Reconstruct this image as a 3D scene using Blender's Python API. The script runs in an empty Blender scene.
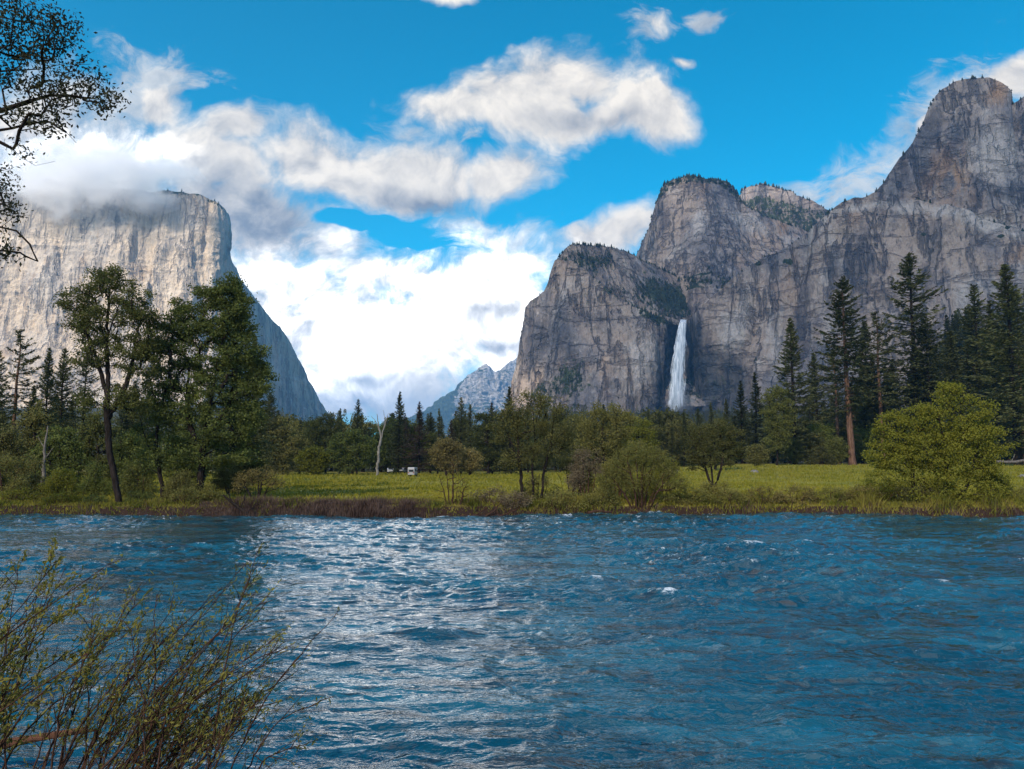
import bpy, math, random
import numpy as np
from mathutils import Vector

R = math.radians
scene = bpy.context.scene
col = scene.collection

# ------------------------------------------------------------------ camera
FOC = 740.0                      # focal length in pixels of a 1024 px wide frame
PITCH = R(6.0)
EYE = 4.0
CP, SP = math.cos(PITCH), math.sin(PITCH)
cam = bpy.data.cameras.new('camera')
cam.sensor_width = 36.0
cam.lens = FOC / 1024 * 36
cam.clip_start = 0.1
cam.clip_end = 60000
camo = bpy.data.objects.new('camera', cam)
col.objects.link(camo)
camo.location = (0, 0, EYE)
camo.rotation_euler = (R(90) + PITCH, 0, 0)
scene.camera = camo

# ------------------------------------------------------------------ light, exposure
SUN_EL, SUN_AZ = 36.0, 208.0     # azimuth clockwise from +Y: behind the camera, to its left
sun = bpy.data.lights.new('sun', 'SUN')
sun.energy = 4.6
sun.angle = R(0.5)
sun.color = (1.0, 0.88, 0.72)
suno = bpy.data.objects.new('sun', sun)
col.objects.link(suno)
sdir = Vector((math.sin(R(SUN_AZ)) * math.cos(R(SUN_EL)), math.cos(R(SUN_AZ)) * math.cos(R(SUN_EL)), math.sin(R(SUN_EL))))
suno.rotation_euler = sdir.to_track_quat('Z', 'Y').to_euler()
suno.location = (0, 0, 3000)

vs = scene.view_settings
scene.display_settings.display_device = 'sRGB'
vs.view_transform = 'Standard'
vs.look = 'None'
vs.exposure = 0.57
vs.gamma = 1.0
vs.use_curve_mapping = False
scene.cycles.use_denoising = True
scene.cycles.volume_bounces = 14
scene.cycles.diffuse_bounces = 3
scene.cycles.glossy_bounces = 3
scene.cycles.max_bounces = 16
scene.cycles.transparent_max_bounces = 8


def px2uv(px, py):
    """pixel of the photograph -> direction (x, 1, z) in the world"""
    u = (px - 512) / FOC
    v = (384.5 - py) / FOC
    y = CP - v * SP
    return u / y, (SP + v * CP) / y


def P(px, py, d):
    """point at world distance y = d seen at a pixel"""
    a, b = px2uv(px, py)
    return Vector((a * d, d, EYE + b * d))


# ------------------------------------------------------------------ node helpers
class NT:
    def __init__(self, tree):
        self.t = tree
        self.n = tree.nodes
        self.l = tree.links

    def put(self, sock, v):
        if v is None:
            return
        if isinstance(v, bpy.types.NodeSocket):
            self.l.new(v, sock)
        else:
            if sock.type == 'RGBA' and len(v) == 3:
                v = (*v, 1)
            sock.default_value = v

    def new(self, kind, **kw):
        nd = self.n.new(kind)
        for k, v in kw.items():
            setattr(nd, k, v)
        return nd

    def m(self, op, a, b=None, c=None, clamp=False):
        nd = self.new('ShaderNodeMath', operation=op, use_clamp=clamp)
        self.put(nd.inputs[0], a)
        self.put(nd.inputs[1], b)
        if c is not None:
            self.put(nd.inputs[2], c)
        return nd.outputs[0]

    def vm(self, op, a, b=None, scale=None):
        nd = self.new('ShaderNodeVectorMath', operation=op)
        self.put(nd.inputs[0], a)
        self.put(nd.inputs[1], b)
        if scale is not None:
            self.put(nd.inputs['Scale'], scale)
        return nd.outputs['Value'] if op in ('LENGTH', 'DOT_PRODUCT', 'DISTANCE') else nd.outputs[0]

    def mix(self, f, a, b, blend='MIX'):
        nd = self.new('ShaderNodeMix', data_type='RGBA', blend_type=blend)
        self.put(nd.inputs[0], f)
        self.put(nd.inputs[6], a)
        self.put(nd.inputs[7], b)
        return nd.outputs[2]

    def noise(self, vec, scale, detail=3, rough=0.5, color=False, dist=0.0):
        nd = self.new('ShaderNodeTexNoise')
        self.put(nd.inputs['Vector'], vec)
        nd.inputs['Scale'].default_value = scale
        nd.inputs['Detail'].default_value = detail
        nd.inputs['Roughness'].default_value = rough
        nd.inputs['Distortion'].default_value = dist
        return nd.outputs['Color'] if color else nd.outputs['Fac']

    def scaled(self, vec, s):
        nd = self.new('ShaderNodeVectorMath', operation='MULTIPLY')
        self.put(nd.inputs[0], vec)
        nd.inputs[1].default_value = s
        return nd.outputs[0]

    def ss(self, x, a, b, lo=0.0, hi=1.0):
        nd = self.new('ShaderNodeMapRange', interpolation_type='SMOOTHSTEP')
        self.put(nd.inputs[0], x)
        nd.inputs[1].default_value = a
        nd.inputs[2].default_value = b
        nd.inputs[3].default_value = lo
        nd.inputs[4].default_value = hi
        return nd.outputs[0]

    def attr(self, name):
        nd = self.new('ShaderNodeAttribute', attribute_name=name)
        return nd.outputs['Fac']

    def bump(self, h, strength, dist, normal=None):
        nd = self.new('ShaderNodeBump')
        nd.inputs['Strength'].default_value = strength
        nd.inputs['Distance'].default_value = dist
        self.put(nd.inputs['Height'], h)
        if normal is not None:
            self.put(nd.inputs['Normal'], normal)
        return nd.outputs[0]


def material(name):
    m = bpy.data.materials.new(name)
    m.use_nodes = True
    m.node_tree.nodes.clear()
    t = NT(m.node_tree)
    out = t.new('ShaderNodeOutputMaterial')
    return m, t, out


def principled(t, out, color, rough=0.8, normal=None, spec=0.3, **kw):
    b = t.new('ShaderNodeBsdfPrincipled')
    t.put(b.inputs['Base Color'], color)
    t.put(b.inputs['Roughness'], rough)
    t.put(b.inputs['Specular IOR Level'], spec)
    if normal is not None:
        t.put(b.inputs['Normal'], normal)
    for k, v in kw.items():
        t.put(b.inputs[k], v)
    t.l.new(b.outputs[0], out.inputs['Surface'])
    return b


# ------------------------------------------------------------------ world: clear blue sky with broken cumulus
world = bpy.data.worlds.new('World')
scene.world = world
world.use_nodes = True
wt = NT(world.node_tree)
wt.n.clear()
WS = 0.12
wout = wt.new('ShaderNodeOutputWorld')
bg = wt.new('ShaderNodeBackground')
bg.inputs['Strength'].default_value = WS
wt.l.new(bg.outputs[0], wout.inputs['Surface'])
sky = wt.new('ShaderNodeTexSky')
sky.sky_type = 'NISHITA'
sky.sun_disc = False
sky.sun_elevation = R(SUN_EL)
sky.sun_rotation = R(SUN_AZ)
sky.altitude = 1200
sky.air_density = 1.0
sky.dust_density = 0.3
sky.ozone_density = 2.0
skyc = wt.mix(1.0, sky.outputs[0], (0.0, 1.0, 1.11), 'MULTIPLY')
tc = wt.new('ShaderNodeTexCoord')
sep = wt.new('ShaderNodeSeparateXYZ')
wt.l.new(tc.outputs['Generated'], sep.inputs[0])
yy = wt.m('MAXIMUM', sep.outputs[1], 0.08)
cmb = wt.new('ShaderNodeCombineXYZ')
wt.l.new(wt.m('DIVIDE', sep.outputs[0], yy), cmb.inputs[0])
wt.l.new(wt.m('DIVIDE', sep.outputs[2], yy), cmb.inputs[1])
uv = cmb.outputs[0]
w1 = wt.noise(uv, 5.0, 4, 0.55, True)
w1 = wt.vm('SCALE', wt.vm('SUBTRACT', w1, (0.5, 0.5, 0.5)), scale=0.10)
uvw = wt.vm('ADD', uv, w1)


def blob(px, py, rx, ry, ang=0.0):
    """soft elliptical bank of cloud: 1 at the centre, 0 at the rim"""
    cx, cy = px2uv(px, py)
    mp = wt.new('ShaderNodeMapping', vector_type='TEXTURE')
    wt.l.new(uvw, mp.inputs['Vector'])
    mp.inputs['Location'].default_value = (cx, cy, 0)
    mp.inputs['Rotation'].default_value = (0, 0, R(ang))
    mp.inputs['Scale'].default_value = (rx / FOC, ry / FOC, 1)
    return wt.m('SUBTRACT', 1.0, wt.vm('LENGTH', wt.vm('MULTIPLY', mp.outputs[0], (1, 1, 0))))


def union(items, k=0.15):
    r = items[0]
    for i in items[1:]:
        r = wt.m('SMOOTH_MAX', r, i, k)
    return r


CLOUDS = [(90, 160, 210, 92, -4), (215, 160, 130, 62, -20), (160, 100, 40, 48, 55), (235, 125, 70, 36, 0), (310, 162, 140, 56, -14), (410, 182, 140, 50, -8),
          (500, 178, 66, 38, 12), (270, 222, 160, 62, -22), (400, 330, 300, 112, 0), (400, 282, 160, 38, -4), (240, 200, 110, 50, -20), (330, 380, 300, 70, 0), (500, 330, 120, 90, 0),
          (500, 264, 120, 28, 12), (595, 232, 95, 36, 14),
          (520, 98, 145, 58, 8), (575, 76, 110, 58, 4), (560, 116, 130, 42, 4), (642, 102, 74, 50, -10), (465, 110, 80, 40, 0),
          (440, -10, 60, 12, 0),
          (1012, 84, 84, 34, 20), (935, 128, 60, 14, 52)]
cov = union([blob(*c) for c in CLOUDS] + [wt.m('SUBTRACT', blob(*c), 0.45) for c in [(718, 15, 40, 20, 10), (655, 20, 44, 26, -10), (684, 52, 30, 12, 0)]])
# open blue window under the long bank
for h in [(440, 232, 84, 18, 4), (352, 222, 50, 12, 0), (560, 205, 40, 22, 30)]:
    cov = wt.m('SUBTRACT', cov, wt.m('MULTIPLY', wt.m('MAXIMUM', blob(*h), 0.0), 1.5))
n1 = wt.noise(uvw, 6.5, 12, 0.60, dist=0.25)
n2 = wt.noise(wt.vm('ADD', uvw, (-0.010, 0.022, 0.0)), 6.5, 7, 0.58, dist=0.25)
nf = wt.noise(uvw, 26.0, 8, 0.62)
# scattered cloud elsewhere on the dome
ngen = wt.noise(tc.outputs['Generated'], 2.6, 8, 0.58)
front = wt.ss(sep.outputs[1], 0.35, 0.6)
gen = wt.m('MULTIPLY', wt.m('SUBTRACT', ngen, 0.52), 3.0)
cov = wt.m('ADD', wt.m('MULTIPLY', cov, front), wt.m('MULTIPLY', gen, wt.m('SUBTRACT', 1.0, front)))
dens_in = wt.m('ADD', wt.m('MULTIPLY', cov, 1.45), wt.m('MULTIPLY', wt.m('SUBTRACT', n1, 0.54), 3.2))
dens_in = wt.m('ADD', dens_in, wt.m('MULTIPLY', wt.m('SUBTRACT', nf, 0.5), 0.55))
dens = wt.ss(dens_in, -0.06, 0.85)
thin = wt.ss(sep.outputs[0], 0.42, 0.30)
# thin veils that never get opaque
veil = union([blob(140, 95, 110, 70, 35), blob(250, 130, 120, 40, -10), blob(870, 172, 130, 46, 34), blob(950, 100, 90, 50, 40), blob(800, 195, 80, 26, 5), blob(640, 215, 60, 26, 10), blob(490, 235, 90, 40, 0), blob(655, 18, 50, 22, 0), blob(718, 16, 42, 18, 0), blob(400, 140, 90, 34, 0)], 0.1)
veil = wt.ss(wt.m('ADD', veil, wt.m('MULTIPLY', wt.m('SUBTRACT', wt.noise(wt.scaled(uvw, (1.0, 1.7, 1)), 9.0, 10, 0.65, dist=0.8), 0.54), 3.2)), 0.0, 0.9)
dens = wt.m('MAXIMUM', dens, wt.m('MULTIPLY', veil, wt.m('MULTIPLY', front, 0.75)))
thick = wt.ss(dens_in, 0.15, 1.1)
dark = union([blob(255, 215, 150, 60, -20), wt.m('SUBTRACT', blob(480, 318, 95, 26, 6), 0.42), wt.m('SUBTRACT', blob(370, 376, 110, 20, 0), 0.62), wt.m('SUBTRACT', blob(500, 345, 60, 20, 0), 0.4), blob(300, 250, 60, 30, -20), wt.m('SUBTRACT', blob(430, 205, 120, 26, -6), 0.25), wt.m('SUBTRACT', blob(590, 118, 120, 30, 4), 0.3)], 0.1)
dark = wt.ss(wt.m('ADD', dark, wt.m('MULTIPLY', wt.m('SUBTRACT', n1, 0.5), 1.6)), -0.05, 0.85)
bright = union([blob(390, 300, 260, 95, 0), blob(330, 350, 120, 60, 0), blob(90, 160, 120, 50, 0)], 0.1)
br = wt.m('ADD', 0.66, wt.m('MULTIPLY', wt.m('SUBTRACT', n1, n2), 2.8))
br = wt.m('ADD', br, wt.m('MULTIPLY', wt.m('SUBTRACT', nf, 0.5), 0.5))
br = wt.m('SUBTRACT', br, wt.m('MULTIPLY', dark, 0.60))
br = wt.m('ADD', br, wt.m('MULTIPLY', thick, 0.10), clamp=True)
cc = wt.mix(br, (0.19, 0.225, 0.28), (0.755, 0.705, 0.63))
gain = wt.m('ADD', 1.0, wt.m('MULTIPLY', wt.ss(bright, -0.15, 0.5), wt.m('MULTIPLY', wt.m('POWER', br, 2.2), 3.2)))
cc = wt.vm('SCALE', cc, scale=1.0 / WS)
nd = wt.new('ShaderNodeVectorMath', operation='SCALE')
wt.l.new(cc, nd.inputs[0]); wt.l.new(gain, nd.inputs['Scale'])
cc = nd.outputs[0]
skyc = wt.mix(wt.ss(sep.outputs[1], -0.1, 0.45), wt.mix(1.0, sky.outputs[0], (0.75, 0.95, 1.15), 'MULTIPLY'), skyc)
fin = wt.mix(dens, skyc, cc)
wt.l.new(fin, bg.inputs['Color'])

# ------------------------------------------------------------------ numpy noise


def _hash(ix, iy, iz, seed):
    h = (ix.astype(np.uint32) * np.uint32(374761393) + iy.astype(np.uint32) * np.uint32(668265263)
         + iz.astype(np.uint32) * np.uint32(2147483647) + np.uint32(seed * 974634777 % 4294967291))
    h = (h ^ (h >> np.uint32(13))) * np.uint32(1274126177)
    h = (h ^ (h >> np.uint32(16))) * np.uint32(2246822519)
    h = h ^ (h >> np.uint32(15))
    return h.astype(np.float64) / 4294967295.0


def vnoise(x, y, z, seed=0):
    x, y, z = np.broadcast_arrays(np.asarray(x, float), np.asarray(y, float), np.asarray(z, float))
    fx, fy, fz = np.floor(x), np.floor(y), np.floor(z)
    ix, iy, iz = fx.astype(np.int64), fy.astype(np.int64), fz.astype(np.int64)
    tx, ty, tz = x - fx, y - fy, z - fz
    tx, ty, tz = [t * t * t * (t * (t * 6 - 15) + 10) for t in (tx, ty, tz)]
    r = 0
    for a in (0, 1):
        wx = tx if a else 1 - tx
        for b in (0, 1):
            wy = ty if b else 1 - ty
            for c in (0, 1):
                wz = tz if c else 1 - tz
                r = r + wx * wy * wz * _hash(ix + a, iy + b, iz + c, seed)
    return r * 2 - 1


def fbm(x, y, z, oct=4, seed=0, gain=0.5, ridge=False):
    r, a, s = 0, 1.0, 0
    for o in range(oct):
        n = vnoise(x, y, z, seed + o * 17)
        if ridge:
            n = 1 - 2 * np.abs(n)
        r = r + a * n
        s += a
        a *= gain
        x, y, z = x * 1.93 + 0.41 * y + 3.7, y * 1.93 - 0.41 * x / 1.93 + 1.3, z * 2.03 + 7.1
    return r / s


def sstep(a, b, x):
    t = np.clip((np.asarray(x, float) - a) / (b - a), 0, 1)
    return t * t * (3 - 2 * t)


# ------------------------------------------------------------------ mesh + object helpers


def mesh_np(name, V, F, mats, smooth=True, attrs=None, fmat=None):
    """V (n,3), F list of (k, m) index arrays with m = 3 or 4"""
    V = np.ascontiguousarray(V, dtype=np.float32)
    if not isinstance(F, (list, tuple)):
        F = [F]
    F = [f for f in F if len(f)]
    me = bpy.data.meshes.new(name)
    loops = np.concatenate([f.ravel() for f in F]).astype(np.int32)
    tot = np.concatenate([np.full(len(f), f.shape[1], np.int32) for f in F])
    start = np.concatenate([[0], np.cumsum(tot)[:-1]]).astype(np.int32)
    me.vertices.add(len(V))
    me.vertices.foreach_set('co', V.ravel())
    me.loops.add(len(loops))
    me.loops.foreach_set('vertex_index', loops)
    me.polygons.add(len(tot))
    me.polygons.foreach_set('loop_start', start)
    me.polygons.foreach_set('use_smooth', np.full(len(tot), smooth, bool))
    if not isinstance(mats, (list, tuple)):
        mats = [mats]
    for m in mats:
        me.materials.append(m)
    if fmat is not None:
        me.polygons.foreach_set('material_index', np.asarray(fmat, np.int32))
    me.update(calc_edges=True)
    for k, v in (attrs or {}).items():
        a = me.attributes.new(k, 'FLOAT', 'POINT')
        a.data.foreach_set('value', np.asarray(v, np.float32).ravel())
    return me


def tag(o, label=None, cat=None, group=None, kind=None):
    for k, v in (('label', label), ('category', cat), ('group', group), ('kind', kind)):
        if v:
            o[k] = v
    return o


def link(name, me, parent=None):
    o = bpy.data.objects.new(name, me)
    col.objects.link(o)
    if parent:
        o.parent = parent
    return o


def empty(name, loc, label, cat, group=None, rz=0.0, sc=1.0):
    o = bpy.data.objects.new(name, None)
    o.empty_display_size = 0.3
    col.objects.link(o)
    o.location = loc
    o.rotation_euler = (0, 0, rz)
    o.scale = (sc, sc, sc)
    return tag(o, label, cat, group)


def dup(root, loc, rz, sc, label, group=None):
    c = root.copy()
    col.objects.link(c)
    c.location = loc
    c.rotation_euler = (0, 0, rz)
    c.scale = sc if isinstance(sc, tuple) else (sc, sc, sc)
    c['label'] = label
    if group:
        c['group'] = group
    elif 'group' in c:
        del c['group']
    for ch in root.children:
        d = ch.copy()
        col.objects.link(d)
        d.parent = c
    return c


def grid_faces(nr, nc):
    i = np.arange(nr * nc).reshape(nr, nc)
    return np.stack([i[:-1, :-1], i[:-1, 1:], i[1:, 1:], i[1:, :-1]], -1).reshape(-1, 4)


def tubes(paths, sides=6):
    """list of (points (n,3), radii (n,)) -> verts, quads, caps joined as one surface set"""
    VV, FF, base = [], [], 0
    ang = np.arange(sides) / sides * 2 * np.pi
    ca, sa = np.cos(ang), np.sin(ang)
    for pts, rad in paths:
        pts = np.asarray(pts, float)
        n = len(pts)
        tan = np.gradient(pts, axis=0)
        tan /= np.linalg.norm(tan, axis=1)[:, None] + 1e-9
        ref = np.where(np.abs(tan[:, 2:3]) > 0.9, np.array([[1.0, 0, 0]]), np.array([[0, 0, 1.0]]))
        a = np.cross(tan, ref)
        a /= np.linalg.norm(a, axis=1)[:, None] + 1e-9
        b = np.cross(tan, a)
        r = np.asarray(rad, float)[:, None, None]
        ring = pts[:, None, :] + r * (a[:, None, :] * ca[None, :, None] + b[:, None, :] * sa[None, :, None])
        VV.append(ring.reshape(-1, 3))
        i = np.arange(n * sides).reshape(n, sides)
        j = np.roll(i, -1, axis=1)
        FF.append(np.stack([i[:-1], j[:-1], j[1:], i[1:]], -1).reshape(-1, 4) + base)
        base += n * sides
    return np.concatenate(VV), np.concatenate(FF)


def leaf_cards(rng, C, length, width, axis=None, jitter=1.0, up=0.0):
    """diamond shaped leaves at centres C; axis = preferred long direction"""
    n = len(C)
    d = rng.normal(size=(n, 3)) * jitter
    if axis is not None:
        d = d + axis
    d /= np.linalg.norm(d, axis=1)[:, None] + 1e-9
    nr = rng.normal(size=(n, 3))
    nr[:, 2] += up
    s = np.cross(d, nr)
    s /= np.linalg.norm(s, axis=1)[:, None] + 1e-9
    L = (np.asarray(length) * rng.uniform(0.7, 1.3, n))[:, None]
    W = (np.asarray(width) * rng.uniform(0.7, 1.3, n))[:, None]
    nn = np.cross(s, d)
    k = rng.uniform(-0.25, 0.25, (n, 1)) * W
    V = np.stack([C - d * L * 0.5, C + s * W * 0.5 + nn * k - d * L * 0.05, C + d * L * 0.5, C - s * W * 0.5 + nn * k - d * L * 0.05], 1).reshape(-1, 3)
    F = np.arange(n * 4).reshape(n, 4)
    return V, F

# ------------------------------------------------------------------ materials
def rock_material(name, grey, tan, rust, dark, pale, streak=0.55, rust_amt=0.5, veg_col=(0.035, 0.045, 0.02), crack=0.45, cross=0.35):
    m, t, out = material(name)
    g = t.new('ShaderNodeNewGeometry').outputs['Position']
    big = t.noise(t.scaled(g, (1 / 160, 1 / 160, 1 / 260)), 1.0, 6, 0.6)
    mid = t.noise(t.scaled(g, (1 / 34, 1 / 34, 1 / 90)), 1.0, 6, 0.62)
    fine = t.noise(t.scaled(g, (1 / 9, 1 / 9, 1 / 14)), 1.0, 5, 0.65)
    st = t.noise(t.scaled(g, (1 / 13, 1 / 13, 1 / 230)), 1.0, 5, 0.65)
    st2 = t.noise(t.scaled(g, (1 / 40, 1 / 40, 1 / 420)), 1.0, 4, 0.6, dist=0.4)
    c = t.mix(t.ss(big, 0.38, 0.58), grey, tan)
    c = t.mix(t.m('MULTIPLY', t.ss(t.m('ADD', t.m('MULTIPLY', mid, 0.5), t.m('MULTIPLY', st2, 0.5)), 0.5, 0.64), rust_amt), c, rust)
    c = t.mix(t.m('MULTIPLY', t.ss(st, 0.54, 0.70), streak), c, dark)
    c = t.mix(t.m('MULTIPLY', t.ss(st2, 0.55, 0.72), streak), c, dark)
    c = t.mix(t.m('MULTIPLY', t.ss(fine, 0.55, 0.72), 0.55), c, pale)
    c = t.mix(t.m('MULTIPLY', t.ss(fine, 0.47, 0.30), 0.45), c, dark)
    cr1 = t.m('ABSOLUTE', t.m('SUBTRACT', t.noise(t.scaled(g, (1 / 60, 1 / 60, 1 / 420)), 1.0, 6, 0.6, dist=0.3), 0.5))
    dg = t.new('ShaderNodeMapping')
    t.l.new(g, dg.inputs['Vector'])
    dg.inputs['Rotation'].default_value = (0, R(38), 0)
    dg.inputs['Scale'].default_value = (1 / 210, 1 / 120, 1 / 60)
    cr2 = t.m('ABSOLUTE', t.m('SUBTRACT', t.noise(dg.outputs[0], 1.0, 6, 0.62, dist=0.4), 0.5))
    pl = t.noise(t.scaled(g, (1 / 60, 1 / 60, 1 / 190)), 1.0, 8, 0.68)
    c = t.mix(t.m('MULTIPLY', t.ss(pl, 0.53, 0.66), 0.6), c, pale)
    c = t.mix(t.m('MULTIPLY', t.ss(pl, 0.46, 0.34), 0.5), c, dark)
    c = t.mix(t.m('MULTIPLY', t.ss(cr1, 0.024, 0.004), crack), c, dark)
    c = t.mix(t.m('MULTIPLY', t.ss(cr2, 0.016, 0.003), cross), c, dark)
    c = t.mix(t.m('MULTIPLY', t.ss(t.attr('rusty'), 0.1, 0.9), t.ss(t.m('ADD', mid, t.m('MULTIPLY', st, 0.5)), 0.62, 0.85)), c, rust)
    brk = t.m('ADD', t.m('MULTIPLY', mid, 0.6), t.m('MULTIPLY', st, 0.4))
    c = t.mix(t.m('MULTIPLY', t.ss(t.m('ADD', t.attr('pale'), t.m('MULTIPLY', t.m('SUBTRACT', brk, 0.5), 2.2)), 0.25, 0.75), 0.75), c, pale)  # paler rock, with light on the ledges painted in
    c = t.mix(t.m('MULTIPLY', t.ss(t.m('ADD', t.attr('face_shade'), t.m('MULTIPLY', t.m('SUBTRACT', brk, 0.5), 2.2)), 0.3, 0.8), 0.65), c, dark)  # shade of turned-away faces painted into the rock colour
    c = t.mix(t.m('MULTIPLY', t.attr('wet_shade'), 0.92), c, (0.022, 0.036, 0.044))  # damp rock and the shade of the recess, both in the colour
    vg = t.ss(t.m('ADD', t.attr('veg'), t.m('MULTIPLY', t.m('SUBTRACT', fine, 0.5), 1.5)), 0.40, 0.62)
    c = t.mix(vg, c, t.mix(t.ss(mid, 0.35, 0.65), veg_col, tuple(v * 2.0 for v in veg_col)))
    h = t.m('ADD', t.m('MULTIPLY', fine, 1.0), t.m('MULTIPLY', t.noise(t.scaled(g, (1 / 3.5, 1 / 3.5, 1 / 7)), 1.0, 4, 0.6), 0.4))
    h = t.m('ADD', h, t.m('MULTIPLY', st, 0.8))
    h = t.m('SUBTRACT', h, t.m('MULTIPLY', t.ss(cr1, 0.03, 0.0), crack * 1.5))
    h = t.m('SUBTRACT', h, t.m('MULTIPLY', t.ss(cr2, 0.025, 0.0), cross * 1.5))
    nb = t.bump(h, 1.0, 8.0)
    principled(t, out, c, 0.9, nb, 0.15)
    return m


M_ELCAP = rock_material('pale_granite', (0.46, 0.40, 0.335), (0.58, 0.47, 0.345), (0.46, 0.31, 0.17), (0.21, 0.19, 0.18), (0.74, 0.65, 0.53), 0.68, 0.75, crack=0.5, cross=0.06)
M_ROCK = rock_material('grey_granite', (0.232, 0.210, 0.200), (0.45, 0.345, 0.262), (0.42, 0.26, 0.15), (0.065, 0.066, 0.076), (0.60, 0.53, 0.46), 0.8, 0.45, crack=0.58, cross=0.34)
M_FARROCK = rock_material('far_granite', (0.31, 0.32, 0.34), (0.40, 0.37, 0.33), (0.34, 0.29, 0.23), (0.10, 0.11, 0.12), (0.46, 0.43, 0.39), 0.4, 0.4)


def bank_y(x):
    return 55.6 + 0.7 * np.sin(x / 7.3) + 0.5 * np.sin(x / 3.1 + 1) - 2.2 * sstep(34, 46, x)


def terrain_z(x, y):
    x = np.asarray(x, float)
    y = np.asarray(y, float)
    yb = bank_y(x)
    yn = 6.6 + 5.6 * sstep(-8.6, -10.4, x) + 0.3 * np.sin(x * 1.7)
    far = sstep(yb - 0.8, yb + 1.5, y)
    near = sstep(yn + 1.5, yn - 1.0, y)
    z = -1.4 + far * (2.25 + 0.12 * vnoise(x / 2.5, y / 2.5, 0, 5)) + near * 2.1
    z = z + 0.15 * sstep(57, 70, y)
    z = z + 2.5 * sstep(75, 230, y) * sstep(-5, 75, x)
    z = z + np.where(y > 60, 0.10 * fbm(x / 14, y / 14, 0, 3, 9), 0)
    U = x / np.maximum(y, 1)
    gap = np.minimum(1, sstep(-0.05, 0.06, U) + sstep(-0.22, -0.33, U))
    z = z + np.minimum(0.095 * np.maximum(0, y - 430), 160) * gap
    z = z + 0.30 * np.clip(y - 290, 0, 260) * sstep(0.54, 0.70, U) * sstep(1400, 800, y)
    z = z + np.where(y > 260, 4 * fbm(x / 60, y / 60, 0, 3, 12) * sstep(260, 500, y), 0)
    return z


def tz(x, y):
    return float(terrain_z(np.array([x]), np.array([y]))[0])


# ground: one sheet from behind the camera to the horizon
ys = np.concatenate([np.linspace(-400, -20, 20), np.linspace(-18, 4, 23), np.linspace(4.5, 14, 20), np.linspace(16, 52, 10), np.linspace(53, 62, 46),
                     np.linspace(63, 130, 68), np.linspace(133, 300, 60), np.geomspace(306, 14000, 90)])
sx = np.linspace(-1, 1, 321)
xs = np.sinh(sx * 6.4) / np.sinh(6.4) * 14000
XX, YY = np.meshgrid(xs, ys)
ZZ = terrain_z(XX, YY)
m, t, out = material('meadow_soil')
g = t.new('ShaderNodeNewGeometry').outputs['Position']
sp = t.new('ShaderNodeSeparateXYZ')
t.l.new(g, sp.inputs[0])
na = t.noise(t.scaled(g, (1 / 7, 1 / 14, 1)), 1.0, 5, 0.6)
nb_ = t.noise(t.scaled(g, (1 / 1.2, 1 / 2.0, 1)), 1.0, 4, 0.6)
nc_ = t.noise(t.scaled(g, (1 / 26, 1 / 40, 1)), 1.0, 3, 0.5)
grass = t.mix(t.ss(na, 0.38, 0.62), (0.20, 0.19, 0.022), (0.27, 0.235, 0.035))
grass = t.mix(t.m('MULTIPLY', t.ss(nb_, 0.45, 0.7), 0.5), grass, (0.10, 0.095, 0.03))
grass = t.mix(t.m('MULTIPLY', t.ss(nc_, 0.5, 0.68), 0.45), grass, (0.24, 0.20, 0.06))
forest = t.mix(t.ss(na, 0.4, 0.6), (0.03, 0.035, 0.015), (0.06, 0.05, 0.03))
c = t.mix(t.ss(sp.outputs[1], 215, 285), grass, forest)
c = t.mix(t.ss(t.m('ADD', sp.outputs[2], t.m('MULTIPLY', t.m('SUBTRACT', nb_, 0.5), 0.5)), 0.84, 0.60), c, (0.032, 0.019, 0.014))
principled(t, out, c, 0.95, t.bump(nb_, 0.6, 0.3), 0.1)
M_GROUND = m
gd = mesh_np('ground', np.stack([XX, YY, ZZ], -1).reshape(-1, 3), grid_faces(*XX.shape), M_GROUND)
tag(link('ground', gd), kind='structure')

# ------------------------------------------------------------------ river
m, t, out = material('river_water')
g = t.new('ShaderNodeNewGeometry').outputs['Position']
r1 = t.noise(t.scaled(g, (2.2, 3.6, 3.0)), 1.0, 3, 0.55, dist=0.8)
r2 = t.noise(t.scaled(g, (1.1, 1.9, 1.0)), 1.0, 4, 0.6, dist=0.5)
hb = t.m('ADD', t.m('MULTIPLY', r1, 0.35), r2)
nb = t.bump(hb, 1.0, 0.095)
silt = t.noise(t.scaled(g, (0.18, 0.5, 1)), 1.0, 3, 0.5)
c = t.mix(t.ss(silt, 0.4, 0.65), (0.003, 0.038, 0.060), (0.010, 0.085, 0.122))
aer = t.noise(t.scaled(g, (0.55, 2.4, 1)), 1.0, 7, 0.66, dist=1.2)
c = t.mix(t.m('MULTIPLY', t.ss(aer, 0.52, 0.74), 0.6), c, (0.05, 0.15, 0.20))
bed = t.noise(t.scaled(g, (0.42, 1.5, 1)), 1.0, 5, 0.6, dist=0.9)
c = t.mix(t.m('MULTIPLY', t.ss(bed, 0.53, 0.64), 0.92), c, (0.020, 0.017, 0.014))
fo = t.ss(t.m('ADD', t.attr('foam'), t.m('MULTIPLY', t.m('SUBTRACT', t.noise(t.scaled(g, (7.0, 10.0, 3.0)), 1.0, 5, 0.7, dist=0.7), 0.52), 3.2)), 0.45, 1.25, 0.0, 0.85)
c = t.mix(fo, c, (0.72, 0.78, 0.80))
rough = t.mix(fo, (0.03, 0.03, 0.03), (0.7, 0.7, 0.7))
principled(t, out, c, rough, nb, 1.0, IOR=1.62)
M_WATER = m

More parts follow.
